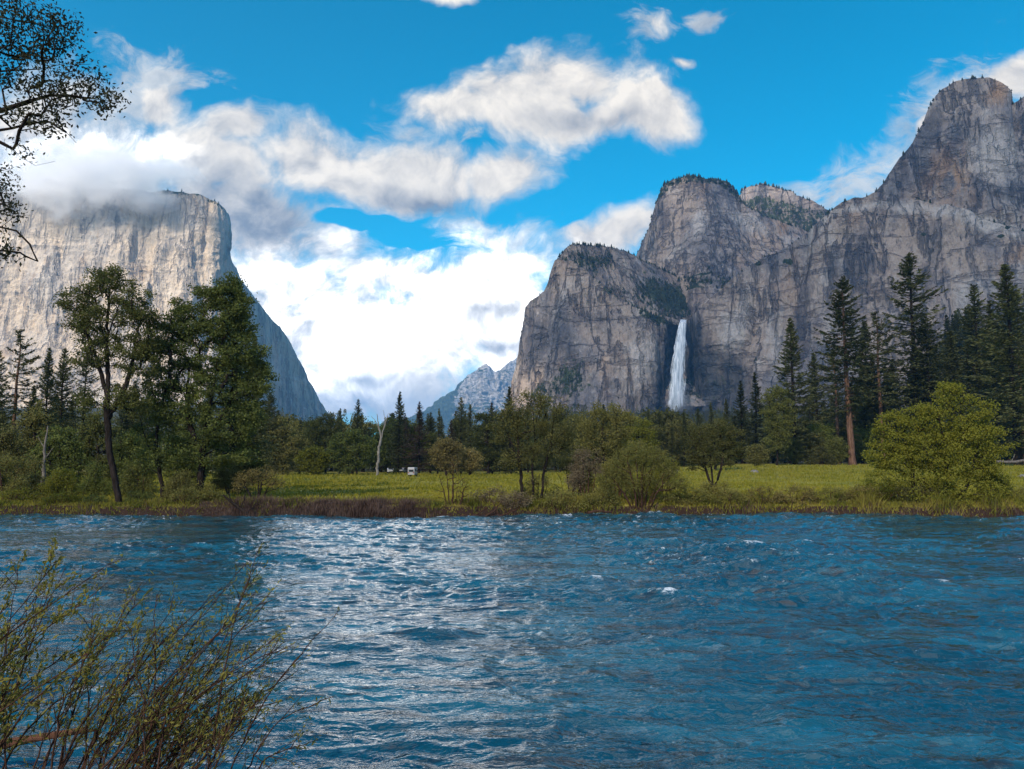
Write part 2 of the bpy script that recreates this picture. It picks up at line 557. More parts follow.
tu = np.concatenate([np.linspace(-6, -1.15, 60)[:-1], np.linspace(-1.15, -0.78, 60)[:-1], np.linspace(-0.78, 0.78, 900), np.linspace(0.78, 1.15, 60)[1:], np.linspace(1.15, 6, 60)[1:]])
yw = 4.0 * (60.0 / 4.0) ** np.linspace(0, 1, 760)
TU, YW = np.meshgrid(tu, yw)
XW = TU * YW
wx = XW + 0.35 * fbm(XW / 1.7, YW / 1.3, 0, 2, 31)
wy = YW + 0.30 * fbm(XW / 1.9, YW / 1.1, 3, 2, 33)
a1 = fbm(wx / 3.4, wy / 1.7, 0, 3, 41)
a2 = fbm(wx / 1.25, wy / 0.62, 0, 3, 43, ridge=True)
a3 = fbm(wx / 0.42, wy / 0.24, 0, 3, 47)
rapid = sstep(-0.25, 0.5, fbm(XW / 9, YW / 6, 0, 3, 51))
rapid = np.maximum(rapid, 0.8 * sstep(46, 53, YW))
amp = (0.55 + 0.75 * rapid) * (1 + 0.55 * sstep(-1, 6, XW))
HW = (0.14 * a1 + 0.095 * a2 + 0.042 * a3) * amp
# a standing wave over a sunken boulder and some smaller ones
boil = []
for (bx, by, s, a) in ((735, 549, 0.9, 0.26), (800, 545, 0.6, 0.12), (895, 541, 0.8, 0.12), (590, 584, 0.9, 0.20), (660, 596, 0.8, 0.14), (430, 634, 0.6, 0.16), (930, 585, 0.7, 0.14),
                      (1000, 560, 0.8, 0.13), (810, 725, 0.5, 0.12), (520, 580, 0.8, 0.14), (650, 517, 0.9, 0.25), (675, 518, 0.7, 0.15), (560, 519, 0.9, 0.2)):
    aa, bb = px2uv(bx, by)
    dd = -EYE / bb
    boil.append((aa * dd, dd, s, a))
foam_b = np.zeros_like(HW)
for (bx, by, s, a) in boil:
    e = np.exp(-(((XW - bx) / (1.5 * s)) ** 2 + ((YW - by) / (0.8 * s)) ** 2))
    HW = HW + a * e
    e2 = np.exp(-(((XW - bx - 0.5 * s) / (1.0 * s)) ** 2 + ((YW - by + 0.15 * s) / (0.55 * s)) ** 2))
    foam_b = foam_b + e2 * min(1.0, a * 4.2)
crest = np.clip((a2 - 0.25) * 1.6, 0, 1) * np.clip(a3 + 0.35, 0, 1)
foam = crest * (0.36 + 0.72 * rapid) + 1.1 * foam_b * (0.5 + a3)
foam = foam + 0.30 * sstep(50, 54.5, YW) * np.clip(a2 + 0.1, 0, 1) * sstep(-0.1, 0.5, fbm(XW / 5, YW / 3, 0, 2, 57))
wm = mesh_np('river', np.stack([XW, YW, HW], -1).reshape(-1, 3), grid_faces(*XW.shape), M_WATER, True, {'foam': foam})
tag(link('river', wm), 'fast rippled blue river with white glare and flecks of foam in front of the meadow', kind='structure')


# ------------------------------------------------------------------ cliffs
def lerp(pts, x):
    p = np.array(pts, float)
    return np.interp(x, p[:, 0], p[:, 1])


def cliff(name, mat, prof, depth, zb, setback, nc, nr, seed, amp=(18, 7, 2.5), flute=1.0, crest=1.2, expo=1.25, back=(60, 300, 700),
          feature=None, masks=None, lean_pts=None, veg_slope=0.5, label=None, painted_tones=None):
    """a rock wall: its crest follows prof (pixels at distance depth), the wall stands on z = zb in front of the crest by setback,
    then the top runs back; relief is real geometry"""
    x0, x1 = prof[0][0], prof[-1][0]
    p = np.linspace(x0, x1, nc)
    py = lerp(prof, p) + crest * fbm(p / 7.0, 0, 0, 4, seed + 90) * 1.4
    D = lerp(depth, p)
    t = np.linspace(0, 1, nr)[:, None]
    a, b = px2uv(p, py)
    ztop = EYE + b * D
    S = lerp(setback, p) if isinstance(setback, (list, tuple)) else np.full(nc, float(setback))
    Z = zb + (ztop - zb)[None, :] * t
    Y = D[None, :] - S[None, :] * (1 - t) ** expo
    fw = lambda Y_, Z_: Y_ * CP + (Z_ - EYE) * SP
    PX = np.repeat(p[None, :], nr, 0)
    X = (PX - 512) / FOC * fw(Y, Z)
    PY = 384.5 - FOC * (-(Y) * SP + (Z - EYE) * CP) / fw(Y, Z)
    if feature is not None:
        Y = Y + feature(PX, PY, X, Z)
    def normals(X, Y, Z):
        G = np.stack([X, Y, Z], -1)
        n = np.cross(np.gradient(G, axis=1), np.gradient(G, axis=0))
        return n / (np.linalg.norm(n, axis=-1)[..., None] + 1e-9)
    N = normals(X, Y, Z)
    fade = 1 - 0.65 * t ** 6
    d1 = fbm(X / 95, Y / 95, Z / (260 * flute), 4, seed, ridge=True)
    d2 = fbm(X / 26, Y / 26, Z / (85 * flute), 4, seed + 5)
    d2b = fbm(X / 60 + Z / 160, Y / 60, Z / 38, 3, seed + 7, ridge=True)
    d3 = fbm(X / 8, Y / 8, Z / 14, 3, seed + 9)
    disp = (amp[0] * d1 + amp[1] * d2 + 0.55 * amp[1] * d2b + amp[2] * d3) * fade
    X = X + N[..., 0] * disp
    Y = Y + N[..., 1] * disp
    Z = Z + 0.3 * N[..., 2] * disp
    N = normals(X, Y, Z)
    veg = sstep(veg_slope - 0.15, veg_slope + 0.2, N[..., 2]) * 0.8 + 0.25 * fbm(X / 50, Y / 50, Z / 50, 3, seed + 20)
    wet_shade = np.zeros_like(X)
    rusty = np.zeros_like(X)
    pale = face_shade = np.zeros_like(X)
    if painted_tones is not None:
        pale, face_shade = painted_tones(PX, PY)
    if masks is not None:
        veg, wet_shade, rusty = masks(PX, PY, X, Y, Z, veg, wet_shade, rusty)
    V = [np.stack([X, Y, Z], -1)]
    A = [veg, wet_shade, rusty]
    last = V[0][-1]
    rows = []
    for i, bk in enumerate(back):
        q = last.copy()
        q[:, 1] += bk
        q[:, 0] *= (q[:, 1] / last[:, 1])
        drop = (0.02, 0.25, 1.0)[min(i, 2)]
        q[:, 2] = zb + (last[:, 2] - zb) * (1 - drop) + (3 * fbm(q[:, 0] / 20, q[:, 1] / 20, 0, 3, seed + 50 + i) if drop < 1 else 0)
        rows.append(q)
    G = np.concatenate([V[0], np.stack(rows)], 0)
    ext = lambda a, v: np.concatenate([a, np.full((len(rows), nc), v)], 0)
    me = mesh_np(name, G.reshape(-1, 3), grid_faces(*G.shape[:2]), mat, True, {'veg': ext(veg, 0.6), 'wet_shade': ext(wet_shade, 0), 'rusty': ext(rusty, 0), 'pale': ext(pale, 0), 'face_shade': ext(face_shade, 0)})
    o = tag(link(name, me), label, kind='structure')
    return dict(o=o, X=X, Y=Y, Z=Z, N=N, veg=veg, PX=PX, PY=PY)


def ell(PX, PY, cx, cy, rx, ry, ang=0.0):
    c, s = math.cos(R(ang)), math.sin(R(ang))
    dx, dy = PX - cx, PY - cy
    u, v = (dx * c + dy * s) / rx, (-dx * s + dy * c) / ry
    return np.clip(1 - np.sqrt(u * u + v * v), 0, 1)


def line(PX, PY, pts):
    """height of a broken line at each pixel column (positive below it)"""
    return PY - lerp(pts, PX)


# El Capitan: sunlit west face, shaded flank behind the nose
def f_cap(PX, PY, X, Z):
    f = 0
    # slabs run out at the foot
    f = f - 120 * sstep(330, 430, PY)
    # long vertical recesses
    for (cx, w, dep) in ((20, 10, 14), (62, 8, 16), (100, 9, 12), (150, 12, 20), (205, 7, 14)):
        f = f + dep * np.exp(-((PX - cx - 4 * np.sin(PY / 40 + cx)) / w) ** 2)
    return f


def m_cap(PX, PY, X, Y, Z, veg, wet_shade, rusty):
    veg = veg * 0.5 + 0.5 * sstep(392, 420, PY) + 0.55 * sstep(6, 0, line(PX, PY, [(-200, 186), (200, 194), (226, 211)]))
    return veg, wet_shade, rusty


C_CAP = cliff('west_wall', M_ELCAP, [(-330, 260), (-200, 215), (-60, 196), (20, 190), (110, 188), (170, 191), (200, 195), (212, 200), (222, 207), (227, 214), (229, 219)],
              [(-330, 2500), (-60, 2250), (100, 2240), (190, 2270), (212, 2290), (222, 2320), (229, 2370)], 60,
              [(-330, 160), (150, 150), (229, 60)], 620, 420, 101, amp=(24, 11, 3.2), flute=1.8, feature=f_cap, masks=m_cap, veg_slope=0.62,
              label='huge pale sunlit granite wall at left with its top in low cloud')


def m_flank(PX, PY, X, Y, Z, veg, wet_shade, rusty):
    return veg * 0.4 + 0.4 * sstep(396, 420, PY), wet_shade, rusty


C_FLANK = cliff('east_flank', M_ELCAP, [(210, 222), (226, 232), (232, 262), (240, 279), (250, 293), (262, 309), (276, 324), (290, 343), (300, 362), (306, 374), (313, 388), (319, 400), (326, 411), (340, 424), (352, 440)],
                [(210, 2330), (226, 2350), (240, 2450), (262, 2620), (290, 2850), (326, 3150), (352, 3300)], 60,
                [(210, 40), (352, 90)], 420, 300, 131, amp=(16, 8, 2.4), flute=1.5, masks=m_flank, veg_slope=0.62,
                label='blue shaded flank of the pale wall falling away to the gap')

# far peaks in the gap
def m_far(PX, PY, X, Y, Z, veg, wet_shade, rusty):
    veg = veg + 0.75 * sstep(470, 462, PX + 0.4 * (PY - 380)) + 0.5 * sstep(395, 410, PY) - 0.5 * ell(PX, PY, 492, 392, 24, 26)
    return veg, wet_shade, rusty


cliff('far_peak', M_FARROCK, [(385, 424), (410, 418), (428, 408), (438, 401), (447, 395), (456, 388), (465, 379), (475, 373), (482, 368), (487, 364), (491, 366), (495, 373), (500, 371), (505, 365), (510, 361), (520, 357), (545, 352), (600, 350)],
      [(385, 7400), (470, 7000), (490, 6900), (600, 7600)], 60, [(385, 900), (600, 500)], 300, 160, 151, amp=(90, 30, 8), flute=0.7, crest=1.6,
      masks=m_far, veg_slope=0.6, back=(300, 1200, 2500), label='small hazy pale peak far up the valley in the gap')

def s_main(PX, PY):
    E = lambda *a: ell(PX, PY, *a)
    pale = 1.2 * E(985, 232, 80, 16, 17) + 1.0 * E(990, 160, 45, 60, 10) + 0.9 * E(642, 360, 32, 50) + 0.9 * E(735, 330, 30, 44, 20) + 0.8 * E(775, 350, 20, 60) + 0.7 * E(900, 215, 50, 12, 10) + 0.8 * E(845, 215, 40, 8, -10) + 0.6 * E(965, 290, 70, 24)  # pale rock and sunlit ledge bands, the light painted as colour
    shade_amt = 1.0 * E(850, 270, 45, 62, 12) + 1.2 * E(925, 130, 22, 50, 25) + 0.9 * E(560, 330, 34, 60) + 1.0 * E(803, 320, 13, 90) + 0.8 * E(890, 190, 26, 34, 30) + 0.7 * E(600, 320, 30, 24) + 0.9 * E(530, 350, 18, 60) + 0.7 * E(920, 280, 40, 40)  # painted shade on the left-facing walls and corners
    return pale, shade_amt


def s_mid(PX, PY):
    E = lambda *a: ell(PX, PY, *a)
    return 1.0 * E(745, 222, 40, 16, 20) + 0.8 * E(700, 225, 22, 34), 0.9 * E(665, 215, 16, 40) + 0.7 * E(712, 200, 18, 26) + 0.6 * E(720, 262, 50, 18)  # painted light patches, then painted shade patches


# middle peak and the wooded dome behind it
def m_mid(PX, PY, X, Y, Z, veg, wet_shade, rusty):
    veg = veg * 0.55 + 0.55 * sstep(9, 1, line(PX, PY, [(655, 205), (672, 182), (690, 178), (712, 180), (730, 190), (742, 203)]))
    veg = veg + 0.6 * ell(PX, PY, 700, 283, 60, 16)
    veg = veg + 0.35 * ell(PX, PY, 690, 200, 12, 12)
    rusty = 0.9 * ell(PX, PY, 782, 230, 34, 12, 20)
    return veg, wet_shade, rusty


C_MID = cliff('middle_peak', M_ROCK, [(622, 300), (634, 268), (640, 252), (647, 234), (653, 218), (657, 206), (661, 192), (665, 184), (673, 180), (682, 177), (692, 176), (703, 178), (714, 180), (725, 183), (733, 189), (739, 197), (746, 206), (756, 212), (775, 220), (800, 229), (840, 240)],
              [(622, 2300), (640, 2150), (660, 2060), (700, 2000), (740, 2050), (840, 2150)], 150, [(622, 120), (660, 230), (700, 330), (740, 420), (840, 520)], 420, 300, 171,
              amp=(20, 9, 3.0), flute=1.0, masks=m_mid, painted_tones=s_mid, veg_slope=0.66, label='rounded grey granite peak standing behind the waterfall cliff')


def m_dome(PX, PY, X, Y, Z, veg, wet_shade, rusty):
    veg = veg * 0.6 + 0.60 * sstep(-4, 6, line(PX, PY, [(735, 205), (760, 193), (790, 200), (835, 212)])) - 0.3 * ell(PX, PY, 760, 190, 22, 8)
    return veg, wet_shade, rusty


C_DOME = cliff('wooded_dome', M_ROCK, [(728, 215), (738, 198), (743, 189), (750, 186), (762, 185), (775, 187), (788, 191), (800, 196), (812, 202), (824, 208), (836, 214), (860, 226), (900, 240)],
               [(728, 2500), (760, 2420), (836, 2400), (900, 2400)], 150, [(728, 200), (900, 500)], 260, 200, 191, amp=(16, 8, 3), masks=m_dome, veg_slope=0.6,
               label='wooded dome between the middle peak and the tall right wall')


# sloping upper part of the waterfall cliff
def m_slope(PX, PY, X, Y, Z, veg, wet_shade, rusty):
    veg = veg * 0.5 + 0.33 + 0.6 * ell(PX, PY, 668, 300, 40, 18, 25) + 0.6 * ell(PX, PY, 712, 290, 40, 18) + 0.3 * ell(PX, PY, 590, 262, 30, 14)
    return veg, wet_shade, rusty


C_SLOPE = cliff('upper_slope', M_ROCK, [(552, 275), (558, 258), (565, 249), (572, 244), (585, 244), (600, 246), (613, 249), (625, 250), (634, 255), (640, 260), (655, 266), (672, 275), (690, 283), (705, 289), (720, 289), (740, 284), (770, 272)],
                [(552, 1700), (570, 1700), (640, 1850), (700, 1950), (770, 1900)], 120, [(552, 90), (570, 140), (640, 300), (700, 380), (770, 300)], 380, 260, 211, amp=(12, 7, 3), flute=0.6,
                masks=m_slope, veg_slope=0.75, expo=1.0, label='scrubby rock slope leading down to the lip of the waterfall')

FALL_PX, FALL_PY = 683.0, 320.0


def f_main(PX, PY, X, Z):
    f = 70 * np.exp(-((PX - 684 - 0.05 * (PY - 320)) / (13 + 0.16 * np.clip(PY - 318, 0, 200))) ** 2) * sstep(300, 330, PY)      # alcove behind the fall
    f = f + 45 * ell(PX, PY, 722, 385, 34, 40) ** 0.7                                                   # dark undercut right of it
    # upper tier of the right wall stands back above a bright slanting ledge
    led = line(PX, PY, [(700, 330), (860, 195), (890, 205), (936, 209), (965, 222), (1000, 232), (1040, 250), (1120, 260)])
    f = f + 26 * sstep(3, -3, led) * sstep(880, 930, PX)
    # big corner with a shaded left wall
    f = f - 60 * sstep(796, 812, PX - 0.05 * (PY - 300)) * sstep(1100, 1000, PX) * 0.6
    f = f + 24 * np.exp(-((PX - 806 - 0.03 * (PY - 300)) / 9) ** 2)
    f = f + 18 * np.exp(-((PX - 760 + 0.15 * (PY - 300)) / 10) ** 2)
    f = f + 20 * np.exp(-((PX - 1014) / 4.5) ** 2) * sstep(170, 100, PY)
    # buttress edges on the left block
    f = f + 20 * np.exp(-((PX - 548 + 0.2 * (PY - 330)) / 7) ** 2)
    f = f - 22 * ell(PX, PY, 625, 350, 40, 80)
    return f


def m_main(PX, PY, X, Y, Z, veg, wet_shade, rusty):
    veg = veg * 0.62
    veg = veg + 0.30 * sstep(14, 2, line(PX, PY, [(526, 306), (543, 292), (556, 262), (572, 246), (600, 282), (631, 308), (670, 322)])) * sstep(690, 650, PX)
    veg = veg + 0.6 * ell(PX, PY, 570, 375, 42, 30, 20) + 0.5 * ell(PX, PY, 540, 395, 50, 26) + 0.3 * ell(PX, PY, 585, 300, 40, 22)
    veg = veg + 0.55 * sstep(398, 420, PY)
    veg = veg + 0.4 * ell(PX, PY, 720, 385, 40, 30) + 0.5 * ell(PX, PY, 655, 318, 30, 12, 20)
    for (cx, cy, r) in ((994, 234, 3), (1017, 236, 5), (987, 243, 3), (914, 241, 3), (788, 262, 5), (757, 262, 5)):
        veg = veg + 1.2 * ell(PX, PY, cx, cy, r * 1.6, r)
    wet_shade = 1.3 * np.exp(-((PX - 686) / (15 + 0.25 * np.clip(PY - 320, 0, 120))) ** 2) * sstep(312, 330, PY)
    wet_shade = np.clip(1.7 * wet_shade + 2.5 * ell(PX, PY, 702, 403, 36, 20) + 2.0 * ell(PX, PY, 720, 385, 42, 36) ** 0.6, 0, 1) * (0.85 + 0.25 * fbm(X / 14, Y / 14, Z / 40, 3, 7))  # damp round the fall plus painted shade of alcove and undercut
    rusty = 1.0 * ell(PX, PY, 992, 95, 22, 22) + 0.9 * ell(PX, PY, 955, 180, 60, 50) + 0.9 * ell(PX, PY, 1002, 262, 16, 14) + 0.7 * ell(PX, PY, 840, 225, 20, 20) + 0.6 * ell(PX, PY, 640, 355, 36, 44) + 0.7 * ell(PX, PY, 790, 275, 26, 40)
    return veg, np.clip(wet_shade, 0, 1), np.clip(rusty, 0, 1)


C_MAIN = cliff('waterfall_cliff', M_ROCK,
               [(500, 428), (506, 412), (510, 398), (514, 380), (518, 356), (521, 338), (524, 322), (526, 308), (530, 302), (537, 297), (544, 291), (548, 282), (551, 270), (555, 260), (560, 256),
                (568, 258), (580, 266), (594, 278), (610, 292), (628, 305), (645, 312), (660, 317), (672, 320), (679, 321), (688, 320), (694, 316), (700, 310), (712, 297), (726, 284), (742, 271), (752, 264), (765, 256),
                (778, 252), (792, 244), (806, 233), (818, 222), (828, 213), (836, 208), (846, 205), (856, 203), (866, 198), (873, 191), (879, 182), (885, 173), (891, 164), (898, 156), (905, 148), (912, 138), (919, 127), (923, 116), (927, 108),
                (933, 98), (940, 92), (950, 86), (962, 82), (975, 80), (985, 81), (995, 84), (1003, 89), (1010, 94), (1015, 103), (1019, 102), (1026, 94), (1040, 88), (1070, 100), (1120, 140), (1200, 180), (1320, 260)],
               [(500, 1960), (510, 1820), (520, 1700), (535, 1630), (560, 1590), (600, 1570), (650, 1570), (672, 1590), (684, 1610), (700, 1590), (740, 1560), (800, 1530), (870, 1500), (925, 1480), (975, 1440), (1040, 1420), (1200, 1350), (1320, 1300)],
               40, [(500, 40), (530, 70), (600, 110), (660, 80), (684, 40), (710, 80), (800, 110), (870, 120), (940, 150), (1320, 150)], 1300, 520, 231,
               amp=(15, 8, 3.0), flute=1.15, crest=1.0, feature=f_main, masks=m_main, painted_tones=s_main, veg_slope=0.66,
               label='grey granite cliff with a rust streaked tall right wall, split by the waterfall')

# ------------------------------------------------------------------ waterfall
m, t, out = material('falling_water')
g = t.new('ShaderNodeNewGeometry').outputs['Position']
f1 = t.noise(t.scaled(g, (1 / 3.0, 1 / 3.0, 1 / 40)), 1.0, 5, 0.65)
c = t.mix(t.ss(f1, 0.36, 0.60), (0.90, 0.92, 0.92), (0.50, 0.57, 0.61))
b = t.new('ShaderNodeBsdfDiffuse')
t.put(b.inputs['Color'], c)
tr = t.new('ShaderNodeBsdfTransparent')
ms = t.new('ShaderNodeMixShader')
t.l.new(t.ss(t.m('ADD', t.attr('thin'), t.m('MULTIPLY', t.m('SUBTRACT', f1, 0.46), 2.4)), 0.32, 0.95), ms.inputs[0])
t.l.new(b.outputs[0], ms.inputs[1])
t.l.new(tr.outputs[0], ms.inputs[2])
t.l.new(ms.outputs[0], out.inputs['Surface'])
nr, ncw = 140, 24
tt = np.linspace(0, 1, nr)[:, None]
ww = np.linspace(-1, 1, ncw)[None, :]
cpx = lerp([(0, 683), (0.3, 680), (0.6, 677.5), (1, 676)], tt)
hw = lerp([(0, 3.4), (0.1, 4.2), (0.5, 7.0), (0.8, 9.4), (1, 11.0)], tt)
PXf = cpx + hw * ww * (1 + 0.18 * fbm(tt * 11, ww * 0.6, 0, 3, 13)) + (0.4 + 1.0 * tt) * fbm(ww * 2, tt * 9, 0, 3, 3)
PYf = 319.5 + (412 - 319.5) * tt + 0 * ww
dF = 1556 - 14 * tt ** 0.5 - 7 * (1 - ww ** 2) + 1.5 * fbm(ww * 4, tt * 10, 0, 3, 8) + 95 * np.clip(1 - tt / 0.025, 0, 1)
ua, va = px2uv(PXf, PYf)
Vf = np.stack([ua * dF, dF, EYE + va * dF], -1)
Vb = Vf.copy()
Vb[..., 1] += 10 * (1 - ww ** 2) + 0.6
thin = np.abs(ww) ** 2.0 * (0.5 + 0.5 * tt) + 0.2 * tt ** 3 + 0.5 * sstep(0.88, 1.0, tt)
Vall = np.concatenate([Vf.reshape(-1, 3), Vb.reshape(-1, 3)])
gf = grid_faces(nr, ncw)
me = mesh_np('waterfall', Vall, [gf, gf[:, ::-1] + nr * ncw], m, True, {'thin': np.concatenate([thin.ravel(), thin.ravel()])})
tag(link('waterfall', me), 'tall white waterfall plunging down the dark damp notch in the cliff', kind='structure')

# ------------------------------------------------------------------ conifers and scrub clinging to ledges and skylines
rng = np.random.default_rng(5)
cone_V = []
for k in range(3):
    w = (1.0, 0.72, 0.42)[k]
    z0, z1 = (0.0, 0.3, 0.6)[k], (0.55, 0.8, 1.0)[k]
    for j in range(6):
        an = j / 6 * 2 * math.pi
        cone_V.append((w * math.cos(an), w * math.sin(an), z0))
    cone_V.append((0, 0, z1))
cone_V = np.array(cone_V)
cone_F = []
for k in range(3):
    for j in range(6):
        cone_F.append((k * 7 + j, k * 7 + (j + 1) % 6, k * 7 + 6))
cone_F = np.array(cone_F)
VV, FF = [], []


def sprinkle(C, n, thresh, hmin, hmax, crest_frac=0.0):
    X, Y, Z, veg, N = C['X'], C['Y'], C['Z'], C['veg'], C['N']
    ok = np.argwhere((veg > thresh) & (C['PX'] > -30) & (C['PX'] < 1060))
    pick = ok[rng.integers(0, len(ok), n)] if len(ok) else np.zeros((0, 2), int)
    if crest_frac:
        cr = np.stack([np.full(int(n * crest_frac), X.shape[0] - 1), rng.integers(0, X.shape[1], int(n * crest_frac))], 1)
        pick = np.concatenate([pick, cr])
    for (i, j) in pick:
        h = rng.uniform(hmin, hmax) * rng.uniform(0.5, 1.0)
        w = h * rng.uniform(0.22, 0.5)
        v = cone_V * (w, w, h) * (1 + rng.uniform(-0.25, 0.25, cone_V.shape)) + (X[i, j], Y[i, j] - 0.5, Z[i, j] - h * 0.12)
        VV.append(v)
        FF.append(cone_F + 21 * (len(VV) - 1))


sprinkle(C_CAP, 250, 0.45, 6, 16)
sprinkle(C_FLANK, 120, 0.45, 6, 16)
sprinkle(C_MID, 700, 0.42, 5, 13, 0.15)
sprinkle(C_DOME, 600, 0.4, 6, 15, 0.2)
sprinkle(C_SLOPE, 1700, 0.42, 4, 12, 0.10)
sprinkle(C_MAIN, 1900, 0.45, 4, 12, 0.08)
m, t, out = material('mountain_foliage')
g = t.new('ShaderNodeNewGeometry').outputs['Position']
principled(t, out, t.mix(t.ss(t.noise(t.scaled(g, (1 / 18, 1 / 18, 1 / 18)), 1.0, 3), 0.35, 0.65), (0.022, 0.032, 0.014), (0.06, 0.065, 0.03)), 0.9, None, 0.1)
me = mesh_np('mountain_scrub', np.concatenate(VV), np.concatenate(FF), m, False)
tag(link('mountain_scrub', me), 'dark scrub and tiny conifers clinging to ledges and skylines of the cliffs', kind='stuff')

# ------------------------------------------------------------------ foliage and bark materials
def leaf_material(name, c1, c2, trans=0.3, tcol=None, spec=0.15, scale=0.9, rough=0.7):
    m, t, out = material(name)
    g = t.new('ShaderNodeNewGeometry').outputs['Position']
    oi = t.new('ShaderNodeObjectInfo').outputs['Random']
    n = t.noise(t.scaled(g, (scale, scale, scale)), 1.0, 3, 0.6)
    n = t.m('ADD', n, t.m('MULTIPLY', t.m('SUBTRACT', oi, 0.5), 0.34))
    c = t.mix(t.ss(n, 0.32, 0.68), c1, c2)
    b = t.new('ShaderNodeBsdfPrincipled')
    t.put(b.inputs['Base Color'], c)
    t.put(b.inputs['Roughness'], rough)
    t.put(b.inputs['Specular IOR Level'], spec)
    tl = t.new('ShaderNodeBsdfTranslucent')
    t.put(tl.inputs['Color'], t.mix(0.5, c, tcol or tuple(min(1, v * 1.8) for v in c2)))
    ms = t.new('ShaderNodeMixShader')
    ms.inputs[0].default_value = trans
    t.l.new(b.outputs[0], ms.inputs[1])
    t.l.new(tl.outputs[0], ms.inputs[2])
    t.l.new(ms.outputs[0], out.inputs['Surface'])
    return m


def bark_material(name, c1, c2, scale=(6, 6, 1.2)):
    m, t, out = material(name)
    g = t.new('ShaderNodeNewGeometry').outputs['Position']
    n = t.noise(t.scaled(g, scale), 1.0, 5, 0.65)
    principled(t, out, t.mix(t.ss(n, 0.35, 0.65), c1, c2), 0.95, t.bump(n, 0.7, 0.08), 0.1)
    return m


L_DARK = leaf_material('dark_oak_leaf', (0.048, 0.056, 0.016), (0.150, 0.152, 0.036))
L_MAPLE = leaf_material('dark_green_leaf', (0.044, 0.058, 0.016), (0.140, 0.160, 0.036))
L_OLIVE = leaf_material('olive_leaf', (0.070, 0.070, 0.022), (0.175, 0.160, 0.045))
L_WILLOW = leaf_material('willow_leaf', (0.13, 0.125, 0.030), (0.23, 0.21, 0.055), 0.35)
L_BRIGHT = leaf_material('spring_leaf', (0.080, 0.090, 0.012), (0.195, 0.190, 0.024), 0.35)
L_GOLD = leaf_material('golden_leaf', (0.14, 0.11, 0.035), (0.25, 0.20, 0.065), 0.3)
L_TAN = leaf_material('tan_catkin', (0.130, 0.100, 0.060), (0.210, 0.165, 0.095), 0.25)
L_FIR = leaf_material('fir_needle', (0.040, 0.048, 0.019), (0.115, 0.120, 0.042), 0.12, scale=0.25)
L_PINE = leaf_material('pine_needle', (0.046, 0.054, 0.020), (0.125, 0.126, 0.044), 0.12, scale=0.25)
L_BROWNFIR = leaf_material('browned_needle', (0.050, 0.034, 0.026), (0.085, 0.060, 0.042), 0.1, scale=0.25)
L_NEAR = leaf_material('near_willow_leaf', (0.09, 0.090, 0.019), (0.22, 0.195, 0.042), 0.4, scale=2.5)
L_NEARDARK = leaf_material('near_dark_leaf', (0.020, 0.022, 0.012), (0.045, 0.046, 0.020), 0.2, scale=2.5)
B_DARK = bark_material('dark_bark', (0.012, 0.009, 0.007), (0.034, 0.025, 0.020))
B_RED = bark_material('red_pine_bark', (0.10, 0.055, 0.035), (0.20, 0.115, 0.075), (3, 3, 0.6))
B_GREY = bark_material('grey_bark', (0.10, 0.085, 0.07), (0.20, 0.175, 0.15))
B_PALE = bark_material('pale_dead_wood', (0.16, 0.145, 0.12), (0.27, 0.245, 0.21))
B_TWIG = bark_material('red_brown_twig', (0.035, 0.018, 0.012), (0.075, 0.040, 0.026), (12, 12, 4))


def fwd(p):
    return p[1] * CP + (p[2] - EYE) * SP


def unproj(px, py, d):
    return np.array(P(px, py, d))


